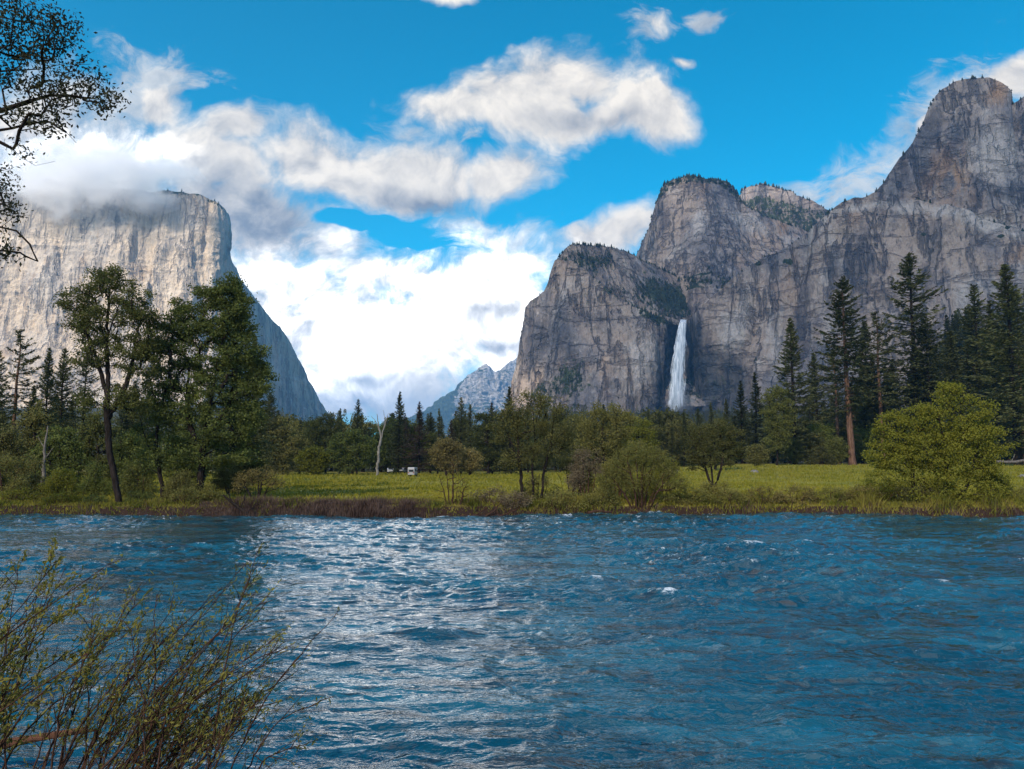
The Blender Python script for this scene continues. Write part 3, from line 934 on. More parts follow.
def build_tree(name, label, cat, d, trunks, lobes, seed, leafmat, barkmat, n_clump=220, per=60, clump=0.5, leaf=(0.16, 0.10), r0=0.22, flat=0.7,
               group=None, depth=1.0, twig=0.012, axis=None, surf=0.55, base_z=None, sprig=0.0, droop=0.0, leaf_name='crown', trunk_name='trunk'):
    """a broadleaf tree or shrub: trunks are pixel paths from the ground up, lobes are (px, py, rx, ry) masses of its crown, all at distance d;
    limbs grow from the trunks to every leaf clump, leaves sit round the clumps"""
    rng = np.random.default_rng(seed)
    b = trunks[0][0]
    base = unproj(b[0], b[1], d)
    base[2] = (tz(base[0], d) if base_z is None else base_z) - 0.05
    s = fwd(base) / FOC
    root = empty(name, Vector(base), label, cat, group)
    nodes, par = [], []
    for ti, tp in enumerate(trunks):
        pts = np.array([unproj(q[0], q[1], d) for q in tp]) - base
        dy = rng.uniform(-0.4, 0.4) * (ti > 0)
        pts[0, 2] = min(pts[0, 2], 0.0) if ti == 0 else pts[0, 2]
        L = np.concatenate([[0], np.cumsum(np.linalg.norm(np.diff(pts, axis=0), axis=1))])
        n = max(4, int(L[-1] / max(0.25, clump * 0.8)))
        tt = np.linspace(0, L[-1], n)
        q = np.stack([np.interp(tt, L, pts[:, k]) for k in range(3)], 1)
        q[:, 1] += dy * tt / L[-1] * 3 * depth
        q[1:] += rng.normal(size=(n - 1, 3)) * 0.03 * clump * 2
        if ti == 0 or np.linalg.norm(q[0][[0, 2]]) < 0.35 or trunks[ti][0][1] >= b[1] - 2:
            p0 = -1
        else:
            p0 = int(np.argmin(np.linalg.norm(np.array(nodes) - q[0], axis=1)))
            q[0] = nodes[p0]
        prev = p0
        for k in range(n):
            nodes.append(q[k])
            par.append(prev)
            prev = len(nodes) - 1
    # clump targets
    area = np.array([l[2] * l[3] for l in lobes], float)
    T = []
    for l, a in zip(lobes, area / area.sum()):
        k = max(3, int(round(n_clump * a)))
        v = rng.normal(size=(k, 3))
        v /= np.linalg.norm(v, axis=1)[:, None]
        rr = rng.uniform(0, 1, (k, 1)) ** (1 / 3)
        rr = np.where(rng.uniform(size=(k, 1)) < surf, 0.75 + 0.25 * rr, rr) * rng.uniform(0.85, 1.12, (k, 1))
        c = unproj(l[0], l[1], d) - base
        T.append(c + v * rr * np.array([l[2] * s, l[2] * s * depth, l[3] * s]))
    T = np.concatenate(T)
    T = T[T[:, 2] > 0.15]
    A = np.array(nodes)
    trunk_axis = A.mean(0)
    order = np.argsort(np.linalg.norm(T - A[np.argmax(A[:, 2])] * [1, 1, 0.6], axis=1))
    nl = [tuple(x) for x in nodes]
    buf = np.zeros((len(nodes) + len(T) * 14, 3))
    buf[:len(nodes)] = A
    cnt = len(nodes)
    par = list(par)
    tips = []
    for ti in order:
        tgt = T[ti]
        N = buf[:cnt]
        dv = tgt - N
        dist = np.linalg.norm(dv, axis=1) + 1.4 * np.maximum(0, 0.25 * np.linalg.norm(dv[:, :2], axis=1) - dv[:, 2])
        j = int(np.argmin(dist))
        st = N[j].copy()
        L = np.linalg.norm(tgt - st)
        n = int(np.clip(L / (clump * 0.9), 1, 12))
        prev = j
        for k in range(1, n + 1):
            f = k / n
            q = st + (tgt - st) * f
            q[2] += math.sin(f * math.pi) * L * (0.10 - droop * 0.0)
            if k < n:
                q = q + rng.normal(size=3) * L * 0.035
            buf[cnt] = q
            par.append(prev)
            prev = cnt
            cnt += 1
        tips.append(prev)
    N = buf[:cnt]
    par = np.array(par)
    load = np.zeros(cnt)
    for tp in tips:
        load[tp] += 1.0
    for i in range(cnt - 1, -1, -1):
        if par[i] >= 0:
            load[par[i]] += load[i]
    load = np.maximum(load, 0.6)
    rad = twig * load ** 0.5
    top = rad.max()
    rad = np.minimum(rad, r0) if top > r0 else rad * min(r0 / top, 2.2)
    rad = np.maximum(rad, twig * 0.7)
    kids = {}
    for i, p_ in enumerate(par):
        kids.setdefault(int(p_), []).append(i)
    paths = []
    starts = [(i, None) for i in kids.get(-1, [])]
    while starts:
        i, frm = starts.pop()
        pts, rr = ([], [])
        if frm is not None:
            pts.append(N[frm]); rr.append(min(rad[frm], rad[i] * 1.3))
        cur = i
        while True:
            pts.append(N[cur]); rr.append(rad[cur])
            ks = kids.get(cur, [])
            if not ks:
                break
            ks = sorted(ks, key=lambda k: -load[k])
            for o_ in ks[1:]:
                starts.append((o_, cur))
            cur = ks[0]
        if len(pts) < 2:
            continue
        rr = np.array(rr)
        if frm is None and r0 > 0.1:
            rr[0] *= 1.35
        paths.append((np.array(pts), rr))
    big = [p_ for p_ in paths if p_[1].max() > 0.05]
    small = [p_ for p_ in paths if p_[1].max() <= 0.05]
    VV, FF, nb = [], [], 0
    for grp, sd in ((big, 8), (small, 4)):
        if grp:
            v, f = tubes(grp, sd)
            VV.append(v); FF.append(f + nb); nb += len(v)
    link(trunk_name, mesh_np(trunk_name, np.concatenate(VV), np.concatenate(FF), barkmat), root)
    # leaves
    C = N[tips]
    dirs = C - trunk_axis * [1, 1, 0.7]
    dirs /= np.linalg.norm(dirs, axis=1)[:, None] + 1e-9
    w = rng.uniform(0.35, 1.5, len(C))
    cnts = np.maximum(2, (per * w).astype(int))
    idx = np.repeat(np.arange(len(C)), cnts)
    off = rng.normal(size=(len(idx), 3)) * np.array([1, 1, flat]) * clump * 0.62
    if sprig > 0:
        along = rng.uniform(-1.2, 1.0, len(idx))[:, None] * dirs[idx] * clump * sprig
        off = off * 0.45 + along
    pos = C[idx] + off
    pos = pos[pos[:, 2] > 0.02]
    ax = None
    if axis is not None:
        ax = np.array(axis)[None, :] * np.ones((len(pos), 1))
    v, f = leaf_cards(rng, pos, leaf[0], leaf[1], ax, 1.0, 0.5)
    link(leaf_name, mesh_np(leaf_name, v, f, leafmat, False), root)
    return root


def conifer(name, label, cat, loc, H, bare, Rw, seed, leafmat, barkmat, dens=1.0, power=0.85, irregular=0.25, droop=0.25, whorl=0.02, flake=(0.75, 0.26), nbr=(4, 7), low_taper=0.18, group=None, r0=None, dead=0.0, bend=0.0):
    rng = np.random.default_rng(seed)
    root = empty(name, loc, label, cat, group)
    n = 16
    zz = np.linspace(-0.6, H, n)
    wob = np.stack([bend * np.sin(zz / H * 2.2) * H * 0.03 + np.cumsum(rng.normal(0, 0.0016 * H, n)), np.cumsum(rng.normal(0, 0.0016 * H, n)), zz], 1)
    wob[:, :2] -= wob[0, :2]
    r0 = r0 or H * 0.0125
    rr = r0 * (1 - np.clip(zz / H, 0, 1)) ** 0.8 + 0.02
    rr[0] *= 1.3
    paths = [(wob, rr)]
    tw = []
    cen, axs, siz = [], [], []
    z = bare * H
    if dead > 0:
        zd = bare * H * 0.35
        while zd < bare * H:
            an = rng.uniform(0, 2 * math.pi)
            L = rng.uniform(0.3, 0.8) * Rw * H * dead
            o_ = np.array([np.interp(zd, zz, wob[:, 0]), np.interp(zd, zz, wob[:, 1]), zd])
            tw.append((np.array([o_, o_ + np.array([math.cos(an), math.sin(an), -0.25]) * L]), np.array([0.05, 0.015])))
            zd += rng.uniform(0.3, 1.6)
    sector = rng.uniform(0.75, 1.2, 8)
    while z < H * 0.992:
        t_ = (z - bare * H) / (H * (1 - bare))
        prof = (1 - t_) ** power * min(1.0, 0.55 + t_ / low_taper * 0.45) + 0.02
        for _ in range(rng.integers(*nbr)):
            an = rng.uniform(0, 2 * math.pi)
            L = Rw * H * prof * rng.uniform(1 - irregular * 1.6, 1 + irregular) * sector[int(an / (2 * math.pi) * 8) % 8]
            if L < 0.15:
                L = 0.15
            zz_ = z + rng.uniform(-0.3, 0.3)
            o_ = np.array([np.interp(zz_, zz, wob[:, 0]), np.interp(zz_, zz, wob[:, 1]), zz_])
            el = -droop + (droop + 0.55) * t_ + rng.normal(0, 0.1)
            dr = np.array([math.cos(an) * math.cos(el), math.sin(an) * math.cos(el), math.sin(el)])
            tip = o_ + dr * L + np.array([0, 0, 0.10 * L])
            mid = o_ + dr * L * 0.55 - np.array([0, 0, 0.03 * L])
            tw.append((np.array([o_, mid, tip]), np.array([0.035 + 0.008 * L, 0.03, 0.012])))
            k = max(3, int(L * 9 * dens + 2))
            f = rng.uniform(0.12 if L < 3 else 0.25, 1.03, k)
            side = np.array([-math.sin(an), math.cos(an), 0])
            wd = 0.26 * L * (1.05 - f) + 0.12
            q = o_ + (mid - o_) * np.minimum(f / 0.55, 1)[:, None] + (tip - mid) * np.maximum((f - 0.55) / 0.45, 0)[:, None]
            ls = rng.normal(size=k) * wd * 0.75
            q = q + side * ls[:, None]
            q[:, 2] += -np.abs(ls) * 0.25 + rng.normal(size=k) * 0.10
            cen.append(q)
            axs.append(dr[None, :] * 0.9 + side * np.sign(ls)[:, None] * 0.8 + np.array([0, 0, -0.12]))
        z += H * whorl * rng.uniform(0.7, 1.3) * (1.0 - 0.4 * t_)
    v1, f1 = tubes(paths, 9)
    v2, f2 = tubes(tw, 3)
    link('trunk', mesh_np('trunk', np.concatenate([v1, v2]), np.concatenate([f1, f2 + len(v1)]), barkmat), root)
    cen = np.concatenate(cen)
    axs = np.concatenate(axs)
    v, f = leaf_cards(rng, cen, flake[0], flake[1], axs, 0.35, 1.2)
    link('crown', mesh_np('crown', v, f, leafmat, False), root)
    return root


# ------------------------------------------------------------------ conifers: prototypes 40 m tall, set out by the pixel of trunk and top
PH = 40.0
HID = Vector((0, 0, 0))
PROTO = {
    'fir': dict(bare=0.05, Rw=0.20, leafmat=L_FIR, barkmat=B_DARK, power=0.85, dens=1.15),
    'fir2': dict(bare=0.08, Rw=0.165, leafmat=L_FIR, barkmat=B_DARK, power=0.72, dens=1.1, irregular=0.35),
    'spire': dict(bare=0.05, Rw=0.14, leafmat=L_FIR, barkmat=B_DARK, power=0.8, dens=1.25, irregular=0.3),
    'ponderosa': dict(bare=0.30, Rw=0.17, leafmat=L_PINE, barkmat=B_RED, power=0.66, dens=1.25, irregular=0.3, droop=0.35, low_taper=0.3, dead=0.5, r0=0.62),
    'thin_pine': dict(bare=0.40, Rw=0.12, leafmat=L_PINE, barkmat=B_RED, power=0.5, dens=1.0, irregular=0.45, whorl=0.024, nbr=(2, 5), low_taper=0.4, dead=0.7),
    'open_pine': dict(bare=0.14, Rw=0.19, leafmat=L_PINE, barkmat=B_DARK, power=0.68, dens=0.85, irregular=0.4, whorl=0.023, nbr=(3, 7), droop=0.25),
    'brown_fir': dict(bare=0.06, Rw=0.18, leafmat=L_BROWNFIR, barkmat=B_DARK, power=0.8, dens=0.85, irregular=0.35),
    'bushy': dict(bare=0.03, Rw=0.24, leafmat=L_PINE, barkmat=B_DARK, power=0.6, dens=1.0, irregular=0.3, low_taper=0.1),
}
made = {}
KIND = {'fir': 'fir_tree', 'fir2': 'fir_tree', 'spire': 'fir_tree', 'ponderosa': 'pine_tree', 'thin_pine': 'pine_tree', 'open_pine': 'pine_tree', 'brown_fir': 'fir_tree', 'bushy': 'fir_tree'}
prng = random.Random(11)


def plant_conifer(kind, px, top, d, label, group=None, width=1.0, variant=0):
    x = px2uv(px, 455)[0] * d
    z = tz(x, d)
    H = (EYE + px2uv(px, top)[1] * d) - z
    key = (kind, variant)
    sc = H / PH
    if key not in made:
        pr = PROTO[kind]
        r = conifer(KIND[kind], label, 'tree', Vector((x, d, z)), PH, seed=31 * len(made) + 7, group=group, **pr)
        r.scale = (sc * width, sc * width, sc)
        r.rotation_euler = (0, 0, prng.uniform(0, 6.28))
        made[key] = r
        return r
    r = dup(made[key], (x, d, z), prng.uniform(0, 6.28), (sc * width, sc * width, sc), label, group)
    return r


# right-hand wood
plant_conifer('fir', 795, 316, 215, 'broad dark fir with a clean pointed top standing beside the round green tree', width=1.2)
plant_conifer('ponderosa', 852, 278, 208, 'tall dark pine with a bare reddish lower trunk at the meadow edge', width=1.15)
plant_conifer('open_pine', 919, 252, 225, 'tallest pine with an open airy top left of the right edge wood', width=1.25)
plant_conifer('bushy', 935, 318, 222, 'broad dark conifer filling the space under the tallest pine', width=1.15)
plant_conifer('thin_pine', 884, 312, 226, 'slim pine with a bare trunk between the reddish trunked pine and the tallest pine', width=1.2)
plant_conifer('fir2', 871, 320, 240, 'dark narrow fir just right of the reddish trunked pine', width=1.2)
plant_conifer('fir2', 1018, 264, 190, 'big dark conifer cut by the right edge of the view', width=1.35)
plant_conifer('fir2', 985, 284, 226, 'slim tall fir behind the bright bush, left of the edge conifer', width=1.1)
plant_conifer('spire', 1001, 300, 215, 'dark spire between the slim tall fir and the edge conifer', width=1.3)
plant_conifer('spire', 757, 372, 232, 'small dark spire, nearest of the pair left of the broad fir', width=1.25)
plant_conifer('spire', 742, 380, 245, 'smaller dark spire, left one of the pair left of the broad fir', width=1.25)
plant_conifer('fir', 955, 330, 236, 'dark fir behind the crown of the bright bush', width=1.3)
plant_conifer('thin_pine', 838, 345, 232, 'slim dark pine in the shade left of the reddish trunk', width=1.3)
plant_conifer('fir', 820, 352, 250, 'dark fir between the broad fir and the reddish trunked pine', width=1.2)
# left bank wood
plant_conifer('thin_pine', 13, 330, 88, 'thin tall pine with a sparse flat top at the left edge', width=1.25)
plant_conifer('fir', 44, 347, 92, 'bushy dark fir left of the leaning bank oak', width=0.9)
plant_conifer('fir2', 58, 348, 97, 'dark fir with a twin tip behind the leaning bank oak')
plant_conifer('open_pine', 80, 352, 100, 'loose dark conifer seen through the bank oak', width=1.0)
plant_conifer('fir', 30, 385, 86, 'low dark fir between the thin pine and the bushy fir', width=1.2)
plant_conifer('fir2', -8, 350, 84, 'dark fir cut by the left edge of the view')
plant_conifer('fir2', 232, 288, 78, 'dark conifer rising behind the top of the dense bank tree', width=1.2)
plant_conifer('fir', 252, 335, 95, 'dark fir behind the right side of the dense bank tree', width=1.0)
plant_conifer('fir', 130, 380, 105, 'dark fir filling the gap between the two big bank trees', width=1.3)
# far edge of the meadow, centre
for i, (k, px, top, d, w, lb) in enumerate([
        ('fir2', 357, 399, 185, 0.9, 'pointed dark fir left of the pale forked snag'),
        ('fir', 398, 391, 190, 1.0, 'tallest dark fir of the meadow edge just right of the pale snag'),
        ('brown_fir', 419, 401, 188, 1.2, 'brownish half dead fir right of the tallest meadow fir'),
        ('spire', 438, 408, 192, 1.0, 'narrow dark fir right of the brownish fir'),
        ('fir2', 461, 397, 186, 1.0, 'dark fir in front of the foot of the far peak'),
        ('brown_fir', 451, 419, 184, 0.9, 'small brown fir in the middle of the meadow edge'),
        ('fir', 511, 386, 182, 1.1, 'dark fir standing before the left foot of the waterfall cliff'),
        ('spire', 340, 408, 200, 1.1, 'dark fir tip left of the pointed fir'),
        ('fir2', 470, 404, 196, 1.0, 'dark fir right of the fir before the far peak'),
        ('brown_fir', 492, 402, 184, 1.3, 'loose brownish conifer left of the waterfall cliff foot'),
        ('spire', 620, 408, 200, 1.0, 'dark fir left of the waterfall foot'),
        ('fir2', 660, 412, 214, 1.0, 'dark fir at the left side of the waterfall foot'),
        ('fir', 684, 411, 210, 1.0, 'dark fir right below the waterfall'),
        ('spire', 672, 421, 206, 1.0, 'short dark fir under the foot of the waterfall'),
        ('fir', 300, 420, 195, 1.1, 'dark fir behind the light green tree of the meadow edge'),
        ('fir2', 560, 402, 200, 1.0, 'dark fir behind the olive bank trees'),
        ('fir', 596, 406, 205, 1.0, 'dark fir behind the tan catkin shrub')]):
    plant_conifer(k, px, top, d, lb, width=w)

for k, px, top, d, w, lb in [('fir2', 604, 404, 226, 1.0, 'dark fir tip right of the fir behind the tan catkin shrub'), ('spire', 633, 414, 230, 1.1, 'dark spire above the yellow green tree before the waterfall cliff'), ('fir', 648, 409, 224, 1.0, 'dark fir left of the waterfall above the widest willow'),
                            ('fir2', 699, 408, 228, 1.0, 'dark fir just right of the waterfall foot'), ('spire', 712, 402, 236, 1.1, 'slim dark spire above the small two trunked bank tree'), ('fir', 727, 398, 240, 1.0, 'dark fir above the right side of the small two trunked bank tree'),
                            ('fir2', 528, 402, 215, 1.0, 'dark fir tip above the three trunked olive tree'), ('fir', 546, 410, 220, 1.0, 'dark fir right of the fir tip above the three trunked olive tree'), ('fir2', 430, 412, 220, 1.0, 'dark fir tip between the brownish fir and the narrow dark fir')]:
    plant_conifer(k, px, top, d, lb, width=w)

# the wood behind: rank on rank of conifers that nothing tells apart
frng = random.Random(77)
GL = 'dark conifers standing in the far left wood'
GC = 'dark conifers standing along the valley floor'
GR = 'dark conifers standing in the right wood'
GS = 'bluish conifers climbing the right hillside'
for i in range(34):
    plant_conifer(frng.choice(['fir', 'fir2', 'spire', 'bushy']), frng.uniform(-30, 275), frng.uniform(388, 425), frng.uniform(105, 190), 'dark conifer in the wood behind the left bank trees', GL, frng.uniform(0.9, 1.4))
for i in range(84):
    px = frng.uniform(262, 735)
    plant_conifer(frng.choice(['fir', 'fir2', 'spire', 'bushy', 'fir', 'brown_fir']), px, frng.uniform(414, 440) - (4 if px < 480 else 0), frng.uniform(200, 330), 'dark conifer in the wood along the far side of the meadow', GC, frng.uniform(1.0, 1.5))
for i in range(78):
    px = frng.uniform(725, 1050)
    hi = np.interp(px, [725, 800, 870, 930, 1000, 1050], [405, 385, 362, 350, 330, 310])
    plant_conifer(frng.choice(['fir', 'fir2', 'spire', 'fir2', 'thin_pine']), px, hi + frng.uniform(-4, 38), frng.uniform(228, 330), 'dark conifer in the shady wood beyond the right meadow', GR, frng.uniform(1.0, 1.4))
for i in range(46):
    px = frng.uniform(945, 1050)
    hi = np.interp(px, [945, 965, 1000, 1050], [318, 306, 296, 280])
    plant_conifer(frng.choice(['fir', 'fir2', 'spire']), px, hi + frng.uniform(0, 40), frng.uniform(430, 620), 'bluish conifer on the hillside above the right wood', GS, frng.uniform(0.8, 1.1))

# ------------------------------------------------------------------ the two big trees on the left bank
build_tree('oak_tree', 'tall open leafy tree with a dark forked trunk leaning on the left bank', 'tree', 58,
           [[(121, 511), (115, 480), (109, 450), (107, 415), (108, 380), (107, 345), (108, 310), (110, 285)],
            [(78, 509), (90, 482), (101, 462), (110, 440)],
            [(108, 400), (98, 365), (85, 330), (76, 305)], [(108, 420), (124, 385), (130, 350), (133, 325)], [(107, 350), (97, 318), (92, 298)], [(108, 335), (122, 310), (128, 300)]],
           [(78, 296, 17, 14), (100, 286, 17, 16), (118, 282, 18, 13), (133, 305, 21, 18), (146, 332, 15, 24), (118, 312, 22, 14), (92, 320, 18, 14), (78, 325, 14, 15), (126, 352, 22, 18), (100, 352, 14, 15), (84, 358, 12, 12),
            (143, 370, 14, 22), (120, 395, 18, 14), (90, 400, 12, 12), (136, 405, 14, 16), (70, 308, 9, 18), (150, 318, 10, 14), (112, 272, 10, 8), (95, 335, 20, 12)],
           3, L_DARK, B_DARK, n_clump=420, per=70, clump=0.46, leaf=(0.17, 0.11), r0=0.25, flat=0.6, depth=0.9, twig=0.016)
build_tree('maple_tree', 'broad dense dark green tree with several trunks on the left bank', 'tree', 61,
           [[(163, 511), (162, 485), (158, 462), (156, 440), (160, 410), (170, 375)],
            [(200, 509), (201, 480), (203, 450), (207, 420), (214, 390), (220, 350)],
            [(203, 455), (190, 425), (188, 395), (192, 360)], [(158, 465), (150, 445), (146, 420)], [(205, 440), (225, 415), (238, 395)]],
           [(226, 284, 13, 13), (236, 304, 14, 16), (214, 296, 13, 12), (240, 326, 14, 14), (196, 325, 28, 20), (225, 318, 22, 24), (175, 340, 24, 18), (243, 350, 22, 18), (212, 352, 34, 20), (252, 376, 16, 18), (180, 376, 28, 18), (222, 388, 34, 18), (160, 392, 20, 22), (158, 425, 20, 20), (188, 415, 28, 20), (228, 425, 30, 20),
            (248, 420, 15, 22), (160, 350, 16, 20), (178, 312, 14, 12), (205, 300, 14, 12), (226, 292, 14, 14), (262, 385, 10, 18), (205, 452, 30, 16), (170, 455, 22, 16), (236, 455, 18, 16), (150, 460, 14, 14)],
           5, L_MAPLE, B_DARK, n_clump=720, per=95, clump=0.50, leaf=(0.19, 0.13), r0=0.30, flat=0.55, depth=0.9, twig=0.016)

# trees and shrubs along the bank and the meadow edge


def shrub(name, label, px, base, top, halfw, d, seed, leafmat, barkmat=B_TWIG, stems=9, n_clump=120, per=40, clump=0.35, leaf=(0.14, 0.06), low=0.25, group=None, r0=0.07, cat='shrub', twig=0.010, lean=0, surf=0.5, spread=0.75):
    rr = random.Random(seed)
    h = base - top
    tr = []
    for i in range(stems):
        f = (i + 0.5) / stems * 2 - 1
        f += rr.uniform(-0.15, 0.15)
        tx = px + f * halfw * spread + lean
        ty = top + h * (0.12 + 0.28 * abs(f)) + rr.uniform(0, 0.15) * h
        bx = px + f * halfw * 0.16
        tr.append([(bx, base + (0 if i else 0.0)), ((bx * 0.55 + tx * 0.45) - f * halfw * 0.06, base - (base - ty) * 0.5), (tx, ty)])
    lobes = []
    nl = 8
    for i in range(nl):
        f = (i + 0.5) / nl * 2 - 1
        cy = top + h * (0.18 + 0.30 * f * f) + rr.uniform(0, 0.12) * h
        lobes.append((px + f * halfw * 0.85 + lean, cy, halfw * 0.26, h * 0.17))
        lobes.append((px + f * halfw * 0.95 + lean * 0.6, top + h * (1 - low) * rr.uniform(0.55, 0.95), halfw * 0.26, h * 0.16))
    return build_tree(name, label, cat, d, tr, lobes, seed, leafmat, barkmat, n_clump, per, clump, leaf, r0, 0.8, group, 0.8, twig, (0, 0, 0.5), surf, leaf_name='foliage' if cat == 'shrub' else 'crown', trunk_name='stems' if cat == 'shrub' else 'trunk')


build_tree('alder_tree', 'loose olive green tree with three thin trunks, left of the pair by the water', 'tree', 60,
           [[(524, 504), (521, 480), (519, 455), (517, 425), (520, 405)], [(534, 504), (532, 470), (535, 440), (533, 410)], [(541, 504), (544, 470), (552, 440), (554, 415)], [(520, 465), (510, 440), (503, 420)]],
           [(515, 410, 14, 12), (534, 402, 16, 10), (552, 410, 16, 12), (505, 430, 14, 16), (528, 425, 18, 14), (552, 432, 18, 16), (515, 455, 14, 12), (540, 455, 18, 10), (566, 440, 10, 14), (505, 460, 10, 10)],
           21, L_OLIVE, B_DARK, n_clump=260, per=60, clump=0.42, leaf=(0.15, 0.09), r0=0.13, depth=0.9)
build_tree('alder_tree', 'taller olive tree behind the tan shrub, right of the pair by the water', 'tree', 66,
           [[(606, 500), (606, 470), (602, 440), (604, 412)], [(606, 470), (618, 440), (622, 420)], [(606, 475), (592, 445), (586, 425)]],
           [(605, 412, 16, 10), (590, 425, 14, 14), (620, 424, 16, 14), (606, 440, 24, 14), (628, 445, 14, 12), (584, 450, 10, 12), (608, 462, 22, 12)],
           23, L_OLIVE, B_DARK, n_clump=230, per=60, clump=0.42, leaf=(0.15, 0.09), r0=0.12, depth=0.9)
shrub('willow_shrub', 'widest yellowish green willow fanning out at the water near the middle of the bank', 641, 516, 442, 44, 56.8, 33, L_WILLOW, B_TWIG, 16, 300, 44, 0.32, (0.17, 0.05), 0.25)
build_tree('small_tree', 'small round crowned tree with two dark trunks on the bank right of the yellowish willow', 'tree', 59,
           [[(713, 504), (712, 488), (706, 470), (703, 450)], [(713, 490), (721, 470), (724, 450)], [(713, 487), (712, 462), (713, 445)]],
           [(700, 432, 14, 10), (716, 426, 16, 8), (730, 436, 14, 10), (692, 446, 12, 10), (712, 444, 20, 10), (735, 450, 12, 10), (712, 458, 26, 9), (694, 462, 10, 7)],
           37, L_OLIVE, B_DARK, n_clump=210, per=55, clump=0.32, leaf=(0.13, 0.08), r0=0.10, depth=0.9, flat=0.5)
build_tree('bright_bush', 'big bright green leafy tree bush on the right bank', 'tree', 57.5,
           [[(945, 508), (945, 480), (948, 445), (955, 410)], [(912, 505), (914, 470), (906, 440), (896, 425)], [(960, 506), (970, 470), (980, 435)], [(945, 490), (930, 460), (922, 430)], [(948, 460), (940, 425), (936, 405)]],
           [(955, 396, 16, 11), (975, 410, 18, 13), (935, 412, 16, 12), (915, 418, 18, 11), (895, 424, 16, 12), (885, 440, 16, 12), (910, 445, 22, 13), (945, 432, 24, 14), (980, 438, 18, 16), (990, 465, 14, 16), (960, 462, 30, 16), (925, 475, 26, 14), (895, 462, 20, 9),
            (880, 455, 12, 14), (1000, 445, 10, 14), (948, 388, 9, 8), (880, 480, 14, 16), (935, 452, 30, 20), (965, 440, 24, 20), (905, 492, 24, 11), (940, 497, 34, 11), (975, 490, 28, 14), (990, 497, 18, 9)],
           41, L_BRIGHT, B_DARK, n_clump=760, per=64, clump=0.42, leaf=(0.17, 0.09), r0=0.15, depth=0.85, flat=0.6, surf=0.5)
shrub('young_willow', 'thin golden green young willow right of the dense bank tree', 258, 508, 462, 26, 60, 47, L_GOLD, B_DARK, 5, 110, 26, 0.32, (0.13, 0.06), 0.5, r0=0.08)

def bush(name, label, px, base, top, hw, d, seed, lm, bark=B_TWIG, n=200, per=45, clump=0.36, leaf=(0.14, 0.07), cat='shrub', group=None, nl=16, surf=0.4):
    rr = random.Random(seed)
    h = base - top
    lobes, tr = [], []
    for i in range(nl):
        f = rr.uniform(-1, 1)
        hh = (1 - abs(f) ** 2.2) * rr.uniform(0.75, 1.0)
        k = rr.uniform(0.25, 1.0) ** 0.8
        lobes.append((px + f * hw * 0.86, base - h * max(0.08, hh * k) + h * 0.06, hw * rr.uniform(0.2, 0.36), h * rr.uniform(0.10, 0.2)))
    for f in (-0.6, -0.3, 0.05, 0.35, 0.65):
        f += rr.uniform(-0.12, 0.12)
        tr.append([(px + f * hw * 0.3, base), (px + f * hw * 0.6, base - h * 0.4), (px + f * hw * 0.9, base - h * (0.85 - 0.4 * abs(f)))])
    shr = cat == 'shrub'
    return build_tree(name, label, cat, d, tr, lobes, seed, lm, bark, n, per, clump, leaf, 0.08, 0.75, group, 0.9, 0.010, (0, 0, 0.35), surf, leaf_name='foliage' if shr else 'crown', trunk_name='stems' if shr else 'trunk')


bush('catkin_shrub', 'tan flowering shrub on the bank beside the yellowish willow', 587, 502, 430, 23, 59.5, 31, L_TAN, B_TWIG, 190, 34, 0.30, (0.12, 0.06))
bush('sparse_willow', 'thin brown multi stemmed willow with few leaves at the water, left of the olive trees', 453, 517, 448, 24, 56.3, 43, L_GOLD, B_TWIG, 110, 7, 0.34, (0.12, 0.05), nl=20, surf=0.2)

for a_ in [('bush', 'tall bushy willow filling the left edge above the bank', 4, 509, 440, 30, 60, 501, L_WILLOW), ('bush', 'dark bush between the left edge willow and the pale grey snag', 33, 507, 455, 24, 62, 502, L_OLIVE),
           ('bush', 'yellow green bush right of the pale grey snag', 64, 508, 462, 24, 60.5, 503, L_BRIGHT), ('bush', 'dark green bush left of the oak trunk', 96, 504, 462, 18, 66, 504, L_MAPLE),
           ('bush', 'dense green bush between the oak trunk and the dense tree trunks', 138, 507, 448, 22, 63, 505, L_DARK), ('bush', 'light green bush between the two trunks of the dense bank tree', 181, 509, 464, 18, 59.5, 506, L_OLIVE),
           ('bush', 'olive bush hanging under the right side of the dense bank tree', 232, 498, 452, 26, 68, 507, L_OLIVE),
           ('bush', 'wide olive bush behind the tan catkin shrub', 572, 500, 446, 30, 64, 508, L_OLIVE), ('bush', 'yellowish bush behind the left half of the widest willow', 618, 503, 446, 26, 62, 509, L_WILLOW),
           ('bush', 'olive green bush behind the right half of the widest willow', 662, 503, 452, 26, 63, 510, L_BRIGHT), ('bush', 'thin olive bush at the feet of the three trunked olive tree', 536, 508, 466, 26, 60.5, 511, L_OLIVE),
           ('bush', 'low wide bush under the small two trunked bank tree', 716, 509, 478, 28, 58.4, 512, L_WILLOW), ('bush', 'spreading green bush at the right foot of the big bright bush', 992, 509, 466, 24, 58, 513, L_BRIGHT),
           ('bush', 'low green bush in front of the big bright bush', 915, 512, 478, 34, 56.8, 514, L_OLIVE), ('bush', 'rounded tan bush at the left end of the sedge strip', 205, 511, 482, 16, 58, 515, L_WILLOW)]:
    bush(*a_)

